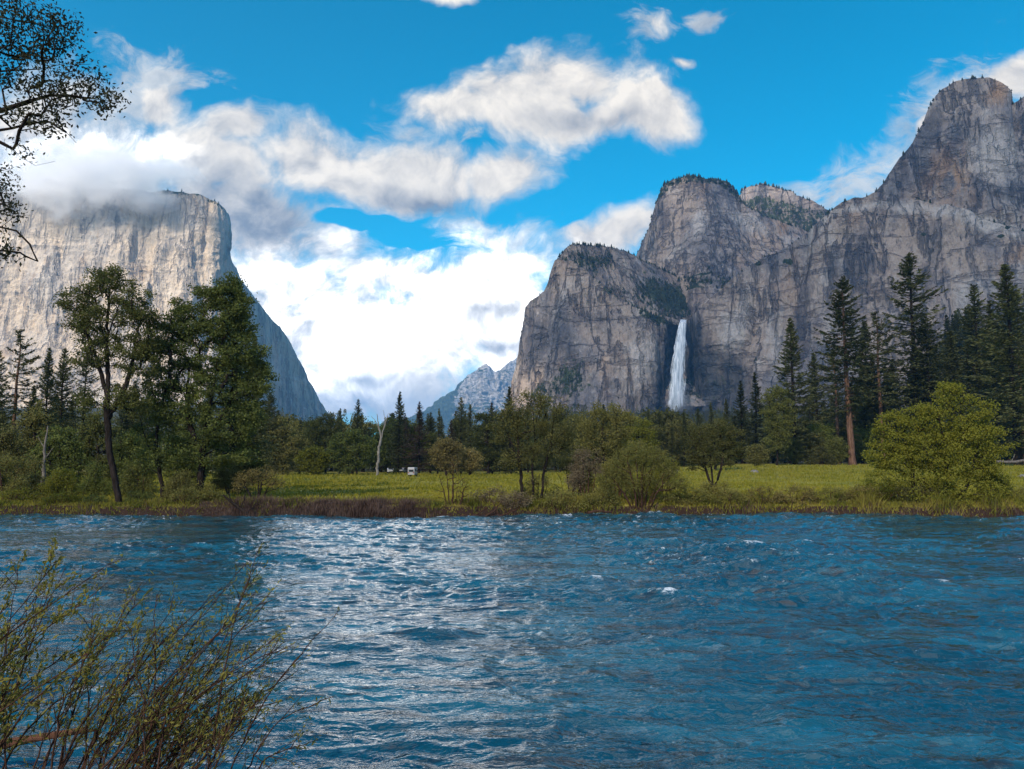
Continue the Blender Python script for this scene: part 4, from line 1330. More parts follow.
# meadow edge broadleaf trees (170 to 230 m)
def edge_tree(label, px, base, top, hw, d, seed, lm, bark=B_DARK, name='broadleaf_tree', n=150, per=60, clump=0.9, leaf=(0.40, 0.26), trunk_h=0.2):
    h = base - top
    rr = random.Random(seed)
    lobes = []
    for i in range(10):
        a = i / 10 * 2 * math.pi
        lobes.append((px + hw * 0.58 * math.cos(a) * rr.uniform(0.8, 1.1), base - h * (0.5 + trunk_h * 0.4) - h * 0.36 * math.sin(a) * rr.uniform(0.8, 1.05), hw * 0.40, h * 0.17))
    lobes.append((px, base - h * 0.55, hw * 0.5, h * 0.25))
    r_ = build_tree(name, label, 'tree', d, [[(px, base), (px + 1, base - h * 0.35), (px - 1, base - h * 0.7)]], lobes, seed, lm, bark, n, per, clump, leaf, 0.3, 0.6, depth=1.0, twig=0.03)
    FILL.append((r_, h, d, px))
    return r_


FILL = []


edge_tree('round dense dark green tree at the meadow edge left of the pale snag', 352, 477, 432, 26, 172, 61, L_MAPLE)
edge_tree('light green tree at the meadow edge left of the round dense tree', 313, 476, 450, 15, 174, 62, L_BRIGHT)
edge_tree('dark leafy tree behind the light green tree of the meadow edge', 325, 476, 415, 20, 196, 63, L_DARK)
edge_tree('wide olive tree at the left end of the meadow edge', 283, 478, 422, 26, 178, 64, L_OLIVE)
edge_tree('golden brown shrub tree in front of the far peak', 446, 473, 441, 15, 165, 65, L_GOLD)
edge_tree('low golden shrub at the meadow edge right of the golden brown one', 470, 472, 452, 12, 168, 66, L_GOLD)
edge_tree('dark leafy tree in front of the foot of the pale far peak', 488, 474, 412, 20, 180, 67, L_DARK)
edge_tree('olive tree under the left part of the waterfall cliff', 575, 474, 418, 22, 170, 68, L_OLIVE)
edge_tree('yellow green tree between the yellowish willow and the waterfall foot', 640, 472, 424, 18, 176, 69, L_BRIGHT)
edge_tree('round medium green tree in front of the broad fir', 777, 464, 388, 18, 200, 70, L_DARK, n=190)
edge_tree('yellowish tree behind the small bank tree', 715, 470, 425, 20, 168, 71, L_OLIVE)
edge_tree('small rounded green bush at the far meadow right of the small bank tree', 757, 466, 447, 10, 190, 72, L_OLIVE)
bush('bush', 'grey green shrub left of the reddish pine trunk', 822, 465, 445, 14, 200, 73, L_OLIVE, B_TWIG, 90, 50, 0.8, (0.36, 0.22))
edge_tree('dark green round shrub by the reddish pine trunk', 836, 463, 440, 10, 206, 74, L_DARK)
edge_tree('dark leafy tree at the left edge behind the bank', 5, 500, 430, 28, 74, 75, L_OLIVE, leaf=(0.22, 0.14), clump=0.5)
edge_tree('mid green leafy tree low behind the bank oak', 60, 500, 432, 28, 72, 76, L_MAPLE, leaf=(0.22, 0.14), clump=0.5)
edge_tree('mid green leafy tree in the gap between the two big bank trees', 132, 500, 436, 22, 73, 77, L_MAPLE, leaf=(0.22, 0.14), clump=0.5)
edge_tree('leafy tree high behind the pale grey snag', 36, 496, 405, 22, 80, 79, L_OLIVE, leaf=(0.22, 0.14), clump=0.5)
edge_tree('leafy tree behind the oak trunk at mid height', 98, 496, 415, 22, 82, 80, L_DARK, leaf=(0.22, 0.14), clump=0.5)
edge_tree('dark leafy tree behind the two trunks of the dense bank tree', 185, 494, 430, 26, 84, 81, L_MAPLE, leaf=(0.22, 0.14), clump=0.5)
edge_tree('dark leafy tree low behind the dense bank tree', 240, 492, 440, 22, 80, 78, L_DARK, leaf=(0.22, 0.14), clump=0.5)

# more leafy trees of the far wood, copies of those at its edge
for i in range(72):
    k = (0, 2, 3, 6, 7, 11, 10)[i % 7]
    src, h, d0, _ = FILL[k]
    px = frng.uniform(255, 740) if i % 4 else frng.uniform(740, 1000)
    d = frng.uniform(205, 300)
    top = frng.uniform(418, 446)
    x = px2uv(px, 455)[0] * d
    z = tz(x, d)
    want = (EYE + px2uv(px, top)[1] * d) - z
    sc = want / (h * d0 / FOC)
    dup(src, (x, d, z), frng.uniform(0, 6.28), (sc * 1.15, sc * 1.15, sc), 'leafy tree in the wood along the far side of the meadow', 'leafy trees standing along the valley floor')
# dead wood
def snag(name, label, cat, d, paths, mat, base_px, base_z=None):
    base = unproj(base_px[0], base_px[1], d)
    base[2] = tz(base[0], d) - 0.1 if base_z is None else base_z
    root_paths = []
    for pts, r1, r2 in paths:
        q = np.array([unproj(a[0], a[1], d + (a[2] if len(a) > 2 else 0)) for a in pts]) - base
        L = np.concatenate([[0], np.cumsum(np.linalg.norm(np.diff(q, axis=0), axis=1))])
        n = max(5, int(L[-1] / 0.5))
        n = min(n, 24)
        tt = np.linspace(0, L[-1], n)
        qq = np.stack([np.interp(tt, L, q[:, k]) for k in range(3)], 1)
        rg = np.random.default_rng(int(abs(base_px[0]) * 7 + len(root_paths)))
        qq[1:-1] += rg.normal(size=(n - 2, 3)) * 0.25 * r1
        rad = np.linspace(r1, r2, n) * rg.uniform(0.9, 1.12, n)
        root_paths.append((qq, rad))
    v, f = tubes(root_paths, 8)
    o = link(name, mesh_np(name, v, f, mat))
    o.location = base
    return tag(o, label, cat)


snag('dead_tree', 'pale forked dead tree standing at the meadow edge', 'dead tree', 171,
     [([(377, 480), (378, 462), (379, 448), (381, 438)], 0.36, 0.26), ([(381, 438), (379, 428), (377, 414)], 0.22, 0.06), ([(381, 439), (384, 428), (388, 414)], 0.2, 0.05), ([(379, 428), (375, 420), (371, 416)], 0.1, 0.03), ([(384, 428), (385, 418), (383, 410)], 0.09, 0.03)], B_PALE, (377, 477))
snag('dead_tree', 'broken pale grey snag standing at the left bank among the firs', 'dead tree', 66,
     [([(42, 500), (43, 485), (44, 462), (46, 440), (48, 426)], 0.22, 0.06), ([(44, 460), (50, 452), (53, 448)], 0.05, 0.02), ([(45, 448), (40, 441), (38, 436)], 0.05, 0.02)], B_GREY, (42, 498))
snag('driftwood', 'dark dead branch leaning from the bank into the water left of the meadow', 'driftwood', 56.2,
     [([(254, 518), (242, 510), (232, 502), (223, 495)], 0.16, 0.07), ([(240, 508), (244, 500), (246, 492)], 0.06, 0.02), ([(232, 502), (229, 496), (230, 490)], 0.05, 0.02), ([(246, 512), (255, 506), (262, 503)], 0.05, 0.02)], B_DARK, (240, 512))
snag('driftwood', 'tangle of brown flooded branches at the water below the sparse willow', 'driftwood', 55.6,
     [([(470, 519), (480, 512), (492, 504)], 0.07, 0.02), ([(482, 519), (494, 511), (503, 500)], 0.08, 0.02), ([(492, 519), (508, 513), (520, 508)], 0.09, 0.03), ([(505, 519), (512, 508), (516, 497)], 0.06, 0.02), ([(450, 520), (462, 516), (478, 515)], 0.09, 0.04), ([(500, 519), (497, 510), (490, 498)], 0.05, 0.02)], B_TWIG, (485, 517))
snag('driftwood', 'brown log stranded at the foot of the yellowish willow', 'driftwood', 55.2,
     [([(618, 520), (640, 517.5), (660, 518), (668, 516)], 0.15, 0.08), ([(640, 518), (646, 513), (650, 508)], 0.06, 0.02), ([(588, 513), (600, 511), (612, 512)], 0.10, 0.06)], B_TWIG, (640, 518), 0.05)
snag('fallen_log', 'long pale fallen log lying at the right end of the far meadow', 'log', 120,
     [([(996, 462), (1010, 461.5), (1030, 461)], 0.24, 0.2), ([(1012, 461), (1014, 456), (1015, 454)], 0.1, 0.04)], B_GREY, (1010, 463))
snag('fallen_log', 'short pale log in the grass left of the small bank tree', 'log', 140,
     [([(668, 471), (678, 470.5)], 0.22, 0.18), ([(674, 470.5), (676, 468)], 0.07, 0.04)], B_PALE, (672, 472))
snag('tree_stump', 'grey broken stub standing on the bank in front of the bright bush', 'stump', 57.0,
     [([(902, 511), (901, 503), (900, 495)], 0.13, 0.07), ([(901, 502), (904, 498)], 0.04, 0.02)], B_GREY, (902, 510))

# ------------------------------------------------------------------ distant wood that reads as one mass
rng = np.random.default_rng(91)
VV, FF, nb = [], [], 0
for i in range(820):
    px = rng.uniform(-60, 1090)
    d = rng.uniform(340, 900)
    x = px2uv(px, 455)[0] * d
    h = rng.uniform(15, 30)
    z = tz(x, d)
    k = 360
    f = rng.uniform(0, 1, k) ** 0.8
    an = rng.uniform(0, 6.283, k)
    r = h * 0.19 * (1 - f) ** 0.8 * rng.uniform(0.5, 1.05, k) + 0.15
    C = np.stack([x + r * np.cos(an), d + r * np.sin(an), z + h * (0.06 + 0.93 * f) - 0.12 * r], 1)
    ax = np.stack([np.cos(an), np.sin(an), np.full(k, -0.25)], 1)
    v, fc = leaf_cards(rng, C, 1.35 * (1.15 - 0.6 * f), 0.55, ax, 0.3, 1.0)
    VV.append(v); FF.append(fc + nb); nb += len(v)
me = mesh_np('distant_wood', np.concatenate(VV), np.concatenate(FF), L_FIR, False)
tag(link('distant_wood', me), 'far conifer wood covering the valley floor and the foot of the cliffs', kind='stuff')

# ------------------------------------------------------------------ grass
def grass_material(name, c1, c2, c3, sc=(0.25, 0.12, 1)):
    m, t, out = material(name)
    g = t.new('ShaderNodeNewGeometry').outputs['Position']
    n1_ = t.noise(t.scaled(g, sc), 1.0, 4, 0.6)
    n2_ = t.noise(t.scaled(g, (1.7, 1.7, 1.7)), 1.0, 3, 0.6)
    c = t.mix(t.ss(n1_, 0.38, 0.62), c1, c2)
    c = t.mix(t.m('MULTIPLY', t.ss(n2_, 0.5, 0.7), 0.6), c, c3)
    b = t.new('ShaderNodeBsdfDiffuse')
    t.put(b.inputs['Color'], c)
    tl = t.new('ShaderNodeBsdfTranslucent')
    t.put(tl.inputs['Color'], c)
    ms = t.new('ShaderNodeMixShader')
    ms.inputs[0].default_value = 0.3
    t.l.new(b.outputs[0], ms.inputs[1]); t.l.new(tl.outputs[0], ms.inputs[2])
    t.l.new(ms.outputs[0], out.inputs['Surface'])
    return m


G_MEADOW = grass_material('meadow_grass', (0.20, 0.195, 0.020), (0.29, 0.255, 0.036), (0.21, 0.165, 0.045))
G_BANK = grass_material('bank_herbs', (0.15, 0.16, 0.026), (0.26, 0.225, 0.045), (0.11, 0.08, 0.035), (0.5, 0.3, 1))
G_SEDGE = grass_material('dead_sedge', (0.085, 0.055, 0.044), (0.155, 0.105, 0.08), (0.05, 0.03, 0.026), (0.5, 0.3, 1))


def blades(rng, X, Y, h, w, lean=0.35):
    n = len(X)
    Z = terrain_z(X, Y) - 0.04
    H = h * rng.uniform(0.5, 1.25, n)
    an = rng.uniform(0, 6.283, n)
    W = w * rng.uniform(0.6, 1.4, n) * 0.5
    dx, dy = np.cos(an) * W, np.sin(an) * W
    lx, ly = rng.normal(size=n) * lean * H, rng.normal(size=n) * lean * H
    a_ = np.stack([X - dx, Y - dy, Z], 1)
    b_ = np.stack([X + dx, Y + dy, Z], 1)
    c_ = np.stack([X + lx, Y + ly, Z + H], 1)
    V = np.stack([a_, b_, c_], 1).reshape(-1, 3)
    return V, np.arange(3 * n).reshape(n, 3)


n = 150000
u = rng.uniform(0, 1, n)
Yg = 57.0 * (190 / 57.0) ** (u ** 1.4)
Xg = rng.uniform(-0.95, 0.95, n) * Yg
keep = fbm(Xg / 6, Yg / 9, 0, 3, 61) + rng.uniform(-0.7, 0.7, n) > -0.15
Xg, Yg = Xg[keep], Yg[keep]
v, f = blades(rng, Xg, Yg, 0.16 + 0.0022 * Yg, 0.03 + 0.0016 * Yg)
tag(link('meadow_grass', mesh_np('meadow_grass', v, f, G_MEADOW, False)), 'short green grass of the meadow', kind='stuff')

# herbs and low brush along the edge of the bank
n = 120000
Xg = rng.uniform(-58, 58, n)
Yo = np.abs(rng.normal(size=n)) * 2.4 + 1.15
Yo = np.where(rng.uniform(size=n) < 0.09, rng.uniform(0.4, 1.2, n), Yo)
Yg = bank_y(Xg) + Yo
pxg = 512 + FOC * Xg / Yg
sed = sstep(170, 215, pxg) * sstep(445, 425, pxg)
tall = 0.16 + 0.40 * sstep(-0.15, 0.5, fbm(Xg / 1.5, Yg / 1.0, 0, 4, 71)) * (1 - 0.75 * sstep(2.6, 5, Yo))
tall = tall * (1 + 0.45 * sstep(490, 620, pxg)) * (1 + 0.3 * sstep(700, 860, pxg))
is_sed = rng.uniform(size=n) < np.maximum(0.75 * sed * sstep(4.2, 2.6, Yo), 0.16 + 0.55 * sstep(1.3, 0.5, Yo))
a_, b_ = blades(rng, Xg[~is_sed], Yg[~is_sed], tall[~is_sed], 0.09, 0.4)
tag(link('bank_herbs', mesh_np('bank_herbs', a_, b_, G_BANK, False)), 'green and yellowish herbs along the top of the far bank', kind='stuff')
Xs, Ys = Xg[is_sed], Yg[is_sed]
ns = 13000
Ps2 = rng.uniform(205, 438, ns)
Xs2 = (Ps2 - 512) / FOC * 57
Ys2 = bank_y(Xs2) + 0.3 + np.abs(rng.normal(size=ns)) * 1.2
hs2 = (0.45 + 0.60 * fbm(Xs2 / 1.1, Ys2 / 0.8, 0, 4, 81)) * (0.45 + 0.55 * sstep(205, 255, Ps2)) * (0.35 + 0.65 * sstep(438, 395, Ps2))
hs2 = np.maximum(hs2, 0.12)
hh = np.concatenate([tall[is_sed] * 0.9, hs2])
a_, b_ = blades(rng, np.concatenate([Xs, Xs2]), np.concatenate([Ys, Ys2]), hh, 0.055, 0.22)
tag(link('dead_sedge', mesh_np('dead_sedge', a_, b_, G_SEDGE, False)), 'reddish brown dead sedge standing along the far bank', kind='stuff')

# low shrubs scattered along the bank, each a thing
spots = [(20, 508, 488, 22, 58.6, 'B'), (62, 508, 490, 18, 58.2, 'B'), (95, 509, 494, 14, 58.0, 'D'), (140, 509, 490, 16, 58.2, 'D'), (186, 512, 486, 18, 57.0, 'W'), (215, 510, 490, 14, 57.5, 'W'),
         (490, 512, 484, 20, 57.3, 'T'), (515, 512, 490, 16, 57.0, 'T'), (560, 512, 488, 18, 57.2, 'W'), (600, 513, 484, 20, 57.0, 'W'), (690, 512, 484, 20, 57.2, 'W'), (730, 511, 488, 20, 57.4, 'W'),
         (762, 510, 486, 22, 57.6, 'G'), (795, 511, 484, 22, 57.4, 'G'), (830, 511, 484, 20, 57.3, 'W'), (862, 511, 482, 20, 57.2, 'G'), (880, 511, 480, 18, 57.0, 'B'), (1012, 506, 484, 18, 58.2, 'W'), (1040, 505, 480, 18, 58.4, 'W')]
mats = {'B': (L_BRIGHT, 'bright green'), 'D': (L_MAPLE, 'dark green'), 'W': (L_WILLOW, 'yellowish green'), 'T': (L_TAN, 'tan twiggy'), 'G': (L_GOLD, 'golden')}
where = ['at the left edge of the far bank', 'below the pale grey snag on the left bank', 'beside the trunk of the leaning bank oak', 'between the trunks of the two big bank trees', 'at the foot of the dense bank tree', 'right of the dense bank tree trunk',
         'left of the three trunked olive tree', 'at the foot of the three trunked olive tree', 'right of the three trunked olive tree', 'at the left foot of the widest willow', 'left of the small two trunked bank tree', 'right of the small two trunked bank tree',
         'on the bank below the broad fir', 'on the bank right of the broad fir', 'on the bank below the reddish pine trunk', 'left of the big bright bush', 'at the left foot of the big bright bush', 'right of the big bright bush', 'cut by the right edge of the view']
for i, ((px, b_, tp, hw, d, k), wh) in enumerate(zip(spots, where)):
    shrub('low_shrub', 'low %s shrub %s' % (mats[k][1], wh), px, b_, tp, hw, d, 300 + i, mats[k][0], B_TWIG, 7, 60, 34, 0.26, (0.13, 0.06), 0.15, None, 0.03)

# ------------------------------------------------------------------ parked vehicles at the meadow edge (a white camper van and two cars)
def quick_mat(name, c, rough=0.4, spec=0.5):
    m, t, out = material(name)
    g = t.new('ShaderNodeTexCoord').outputs['Object']
    n = t.noise(g, 6.0, 3)
    principled(t, out, t.mix(t.m('MULTIPLY', n, 0.25), c, tuple(v * 0.7 for v in c)), rough, None, spec)
    return m


V_WHITE = quick_mat('white_paint', (0.42, 0.41, 0.40))
V_SILVER = quick_mat('silver_paint', (0.45, 0.46, 0.47), 0.3)
V_GLASS = quick_mat('dark_glass', (0.02, 0.025, 0.03), 0.1)
V_TYRE = quick_mat('tyre_rubber', (0.02, 0.02, 0.02), 0.9)
V_LAMP = quick_mat('red_lamp', (0.30, 0.02, 0.02), 0.3)


def prism(prof, y0, y1, inset=0.0):
    """side profile (x, z) extruded across y"""
    n_ = len(prof)
    V = [(x, y0, z) for x, z in prof] + [(x, y1, z) for x, z in prof]
    me = bpy.data.meshes.new('prism')
    F = [tuple(range(n_))[::-1], tuple(range(n_, 2 * n_))] + [(i, (i + 1) % n_, (i + 1) % n_ + n_, i + n_) for i in range(n_)]
    me.from_pydata(V, [], F)
    return me


def part(name, me, mat, parent, bevel=0.0, loc=(0, 0, 0)):
    me.materials.append(mat)
    o = link(name, me, parent)
    o.location = loc
    if bevel:
        b_ = o.modifiers.new('bevel', 'BEVEL')
        b_.width = bevel
        b_.segments = 2
    return o


def wheel_mesh(r, w):
    a_ = np.arange(20) / 20 * 2 * np.pi
    V = [(r * math.cos(q), -w / 2, r * math.sin(q)) for q in a_] + [(r * math.cos(q), w / 2, r * math.sin(q)) for q in a_]
    me = bpy.data.meshes.new('wheel')
    me.from_pydata(V, [], [tuple(range(20)), tuple(range(20, 40))[::-1]] + [(i, i + 20, (i + 1) % 20 + 20, (i + 1) % 20) for i in range(20)])
    return me


def vehicle(name, label, px, d, rz, body, windows, paint, wr, wx, L, W, group=None):
    x = px2uv(px, 455)[0] * d
    r = empty(name, (x, d, tz(x, d)), label, 'car' if name == 'parked_car' else 'camper van', group, rz)
    part('body', prism(body, -W / 2, W / 2), paint, r, 0.08)
    for wprof in windows:
        for sgn in (-1, 1):
            y = sgn * W / 2
            part('window', prism(wprof, y - 0.015 * 1, y + 0.015), V_GLASS, r)
    part('window', prism([(-L / 2 - 0.11, 1.05), (-L / 2 - 0.03, 1.05), (-L / 2 - 0.03, 1.45), (-L / 2 - 0.11, 1.45)], -W * 0.34, W * 0.34), V_GLASS, r)
    for sx_ in wx:
        for sgn in (-1, 1):
            part('wheel', wheel_mesh(wr, 0.22), V_TYRE, r, 0.0, (sx_, sgn * (W / 2 - 0.08), wr))
    for sgn in (-1, 1):
        part('tail_lamp', prism([(-L / 2 - 0.02, 0.7), (-L / 2 + 0.02, 0.7), (-L / 2 + 0.02, 0.95), (-L / 2 - 0.02, 0.95)], sgn * (W / 2 - 0.2) - 0.08, sgn * (W / 2 - 0.2) + 0.08), V_LAMP, r)
    return r


vehicle('camper_van', 'small white camper van with an overhanging roof parked under the trees at the meadow edge', 413, 160, 1.50,
        [(-1.7, 0.35), (1.6, 0.35), (1.75, 0.8), (1.3, 1.0), (1.6, 1.4), (1.7, 1.8), (1.45, 1.95), (-1.75, 1.95), (-1.8, 1.7)],
        [[(0.4, 1.05), (1.15, 1.05), (1.3, 1.35), (0.4, 1.35)], [(-1.3, 1.15), (-0.4, 1.15), (-0.4, 1.6), (-1.3, 1.6)]], V_WHITE, 0.33, (-1.1, 1.1), 3.5, 1.45)
CARP = [(-2.1, 0.35), (2.1, 0.35), (2.15, 0.75), (1.2, 0.92), (0.55, 1.42), (-1.2, 1.42), (-1.9, 0.98), (-2.15, 0.9)]
CARW = [[(-1.25, 0.98), (-0.2, 0.98), (-0.2, 1.32), (-1.0, 1.32)], [(-0.1, 0.98), (1.0, 0.98), (0.5, 1.32), (-0.1, 1.32)]]
vehicle('parked_car', 'pale parked car just left of the white camper van', 402, 205, 1.5, CARP, CARW, V_WHITE, 0.33, (-1.3, 1.35), 4.2, 1.75, 'cars parked under the trees')
vehicle('parked_car', 'silver parked car between the pale forked snag and the other cars', 391, 205, 1.7, CARP, CARW, V_SILVER, 0.33, (-1.3, 1.35), 4.2, 1.75, 'cars parked under the trees')

# ------------------------------------------------------------------ boulders in the meadow edge and the river
def boulder(name, label, px, py, d, r, seed, mat, zoff=0.0, cat='boulder', squash=0.6):
    import bmesh
    bm = bmesh.new()
    bmesh.ops.create_icosphere(bm, subdivisions=4, radius=1)
    V = np.array([v_.co[:] for v_ in bm.verts])
    q = V * (1 + 0.28 * fbm(V[:, 0] * 1.2, V[:, 1] * 1.2, V[:, 2] * 1.2, 4, seed)[:, None]) * np.array([1.25, 0.9, squash]) * r
    for v_, c_ in zip(bm.verts, q):
        v_.co = c_
    me = bpy.data.meshes.new(name)
    bm.to_mesh(me); bm.free()
    me.polygons.foreach_set('use_smooth', [True] * len(me.polygons))
    me.materials.append(mat)
    o = link(name, me)
    p = P(px, py, d)
    o.location = (p.x, d, tz(p.x, d) + zoff if zoff is not None else 0)
    return tag(o, label, cat)


M_BOULDER = bark_material('grey_boulder', (0.14, 0.13, 0.12), (0.30, 0.28, 0.25), (2, 2, 2))
boulder('boulder', 'pale boulder on the meadow right of the small rounded bush', 754, 470, 150, 0.7, 4, M_BOULDER, 0.1)
boulder('boulder', 'small grey boulder on the far meadow by the fallen log', 1022, 458, 118, 0.6, 6, M_BOULDER, 0.15)

# ------------------------------------------------------------------ near bank: leaning willows at lower left, their log, and boughs of a tree at upper left
def near_willow(name, label, base, stems, seed, leafmat, per_leaf=60, leaf=(0.065, 0.017), r0=0.014, twig_n=12, clumpy=0.5):
    """stems: list of pixel paths with their distance; twigs and narrow leaves along the upper part"""
    rng = np.random.default_rng(seed)
    root = empty(name, Vector(base), label, 'shrub', 'willow shrubs on the near bank')
    B = np.array(base)
    paths, lc, la = [], [], []
    for si, (pts, d0, d1) in enumerate(stems):
        q = np.array([unproj(p_[0], p_[1], d0 + (d1 - d0) * i / (len(pts) - 1)) for i, p_ in enumerate(pts)]) - B
        Ls = np.concatenate([[0], np.cumsum(np.linalg.norm(np.diff(q, axis=0), axis=1))])
        n_ = 16
        tt_ = np.linspace(0, Ls[-1], n_)
        c_ = np.stack([np.interp(tt_, Ls, q[:, k]) for k in range(3)], 1)
        for _ in range(3):
            c_[1:-1] = 0.25 * c_[:-2] + 0.5 * c_[1:-1] + 0.25 * c_[2:]
        c_[1:] += np.cumsum(rng.normal(size=(n_ - 1, 3)) * 0.010, axis=0)
        r_ = r0 * rng.uniform(0.6, 1.2)
        paths.append((c_, r_ * (1 - 0.82 * np.linspace(0, 1, n_)) + 0.0015))
        for k in range(twig_n):
            f = rng.uniform(0.14, 1.0)
            i = f * (n_ - 1)
            i0 = min(int(i), n_ - 2)
            o_ = c_[i0] + (c_[i0 + 1] - c_[i0]) * (i - i0)
            dr = (c_[i0 + 1] - c_[i0]); dr /= np.linalg.norm(dr)
            L = rng.uniform(0.15, 0.55) * (1.15 - 0.6 * f)
            tw = dr * 0.9 + rng.normal(size=3) * 0.42 + np.array([0.12, 0, 0.15])
            tw /= np.linalg.norm(tw)
            mid = o_ + tw * L * 0.5
            end = o_ + tw * L + np.array([0.03, 0, 0.04]) * rng.uniform(-1, 1)
            paths.append((np.array([o_, mid, end]), np.array([0.0042, 0.003, 0.0012])))
            m_ = int(per_leaf * L * rng.uniform(0.2, 1.4) * (0.4 + f * 0.8))
            if rng.uniform() < 0.2:
                m_ = int(m_ * 0.2)
            g_ = rng.uniform(0.2, 1.05, m_)[:, None]
            lp = o_ + (end - o_) * g_ + rng.normal(size=(m_, 3)) * 0.020
            lc.append(lp)
            la.append(np.repeat((tw * 0.8 + np.array([0, 0, 0.15]))[None, :], m_, 0))
    v, f = tubes(paths, 5)
    link('stems', mesh_np('stems', v, f, B_TWIG), root)
    v, f = leaf_cards(rng, np.concatenate(lc), leaf[0], leaf[1], np.concatenate(la), 0.6, 0.2)
    link('foliage', mesh_np('foliage', v, f, leafmat, False), root)
    return root


srng = random.Random(9)


def fan(n_, bx0, bx1, tips, d0, d1, bend=0.25, by=800):
    out_ = []
    for i in range(n_):
        f = (i + srng.random()) / n_
        bx = bx0 + (bx1 - bx0) * srng.random()
        k = f * (len(tips) - 1)
        k0 = min(int(k), len(tips) - 2)
        tx = tips[k0][0] + (tips[k0 + 1][0] - tips[k0][0]) * (k - k0)
        ty = tips[k0][1] + (tips[k0 + 1][1] - tips[k0][1]) * (k - k0)
        cut = srng.random() ** 1.6 * 0.5
        tx += (bx - tx) * cut + srng.uniform(-14, 14)
        ty += (by - ty) * cut + srng.uniform(-12, 12)
        mx = bx + (tx - bx) * (0.5 - bend * 0.5) + srng.uniform(-8, 8)
        my = by + (ty - by) * 0.55
        q = srng.uniform(-0.5, 0.5)
        out_.append(([(bx, by), (mx, my), (tx, ty)], d0 + q, d1 + q * 1.6))
    return out_


near_willow('willow_shrub', 'yellowish leafy willow at the lower left corner of the view', (-5.6, 7.3, 0.6), fan(29, -150, 30, [(-40, 520), (10, 560), (48, 528), (60, 560), (100, 565), (120, 600), (145, 640)], 7.2, 7.6), 5, L_NEAR, 70, (0.06, 0.024), 0.012, 15)
near_willow('willow_shrub', 'dark twiggy willow with leaning stems in the middle of the near bank shrubs', (-3.9, 7.0, 0.5), fan(30, 20, 150, [(105, 560), (145, 575), (165, 600), (200, 578), (235, 575), (262, 572), (240, 610), (225, 650)], 7.0, 7.6), 6, L_NEAR, 46, (0.06, 0.017), 0.011, 14)
near_willow('willow_shrub', 'bare stemmed willow leaning far right over the water', (-3.3, 6.9, 0.5), fan(33, 70, 205, [(255, 590), (285, 625), (300, 640), (285, 665), (275, 690), (250, 700), (230, 720)], 6.9, 7.5), 8, L_NEAR, 44, (0.055, 0.016), 0.010, 13)
near_willow('willow_sapling', 'few thin willow wands reaching farthest right over the water', (-3.0, 6.9, 0.5),
            [([(215, 800), (262, 700), (333, 614)], 6.9, 7.4), ([(225, 800), (275, 712), (330, 690)], 6.9, 7.2), ([(205, 800), (225, 640), (253, 555)], 6.9, 7.4), ([(120, 800), (200, 690), (258, 553)], 6.9, 7.4), ([(240, 800), (270, 750), (300, 738)], 6.9, 7.1)], 12, L_NEAR, 45, (0.05, 0.014), 0.008, 9)

snag('driftwood', 'reddish brown peeled log lying in the water behind the near willows', 'log', 9.6,
     [([(-90, 765), (-20, 748), (30, 737), (78, 731)], 0.085, 0.04), ([(78, 731), (95, 730)], 0.04, 0.015)], bark_material('peeled_log', (0.07, 0.036, 0.022), (0.145, 0.066, 0.040), (3, 12, 12)), (20, 745), 0.06)

build_tree('overhanging_alder', 'dark leaved tree reaching in over the water from the upper left edge', 'tree', 10.0,
           [[(-290, 770), (-280, 500), (-265, 250), (-250, 60), (-240, -80)],
            [(-262, 260), (-150, 160), (-60, 128), (0, 107), (50, 89), (100, 96), (120, 98)], [(-255, 120), (-120, 90), (0, 64), (40, 60), (72, 47), (84, 40)],
            [(-150, 162), (-60, 140), (0, 123), (34, 112), (55, 124), (68, 137)], [(-262, 240), (-120, 170), (0, 139), (18, 156), (38, 168), (60, 166)], [(-250, 60), (-120, 20), (-20, 8), (40, 18), (62, 34)],
            [(-266, 300), (-120, 235), (-30, 215), (0, 222), (12, 250)], [(-262, 280), (-120, 200), (-20, 175), (6, 190), (16, 210)]],
           [(22, 16, 40, 22), (58, 32, 24, 22), (5, 42, 32, 22), (40, 54, 30, 12), (75, 80, 34, 18), (102, 98, 22, 16), (55, 98, 32, 14), (20, 78, 30, 14), (45, 120, 30, 14), (10, 112, 16, 12), (0, 180, 14, 18), (6, 212, 12, 22), (2, 248, 14, 16), (20, 150, 10, 8),
            (-60, 60, 22, 20), (-150, 20, 30, 24), (-240, -60, 40, 30), (-90, 160, 22, 20), (-330, 80, 34, 30)],
           51, L_NEARDARK, B_DARK, n_clump=640, per=16, clump=0.15, leaf=(0.060, 0.028), r0=0.08, flat=0.75, depth=0.55, twig=0.0030, surf=0.3, base_z=0.65)

# ------------------------------------------------------------------ cumulus drifting overhead: its shadow lies on the river, meadow and right-hand cliffs
def cloud_material(name, density, color=(0.97, 0.97, 0.98)):
    m, t, out = material(name)
    v = t.new('ShaderNodeVolumePrincipled')
    t.put(v.inputs['Color'], color)
    t.put(v.inputs['Density'], density)
    t.put(v.inputs['Anisotropy'], 0.3)
    t.l.new(v.outputs[0], out.inputs['Volume'])
    return m


import bmesh


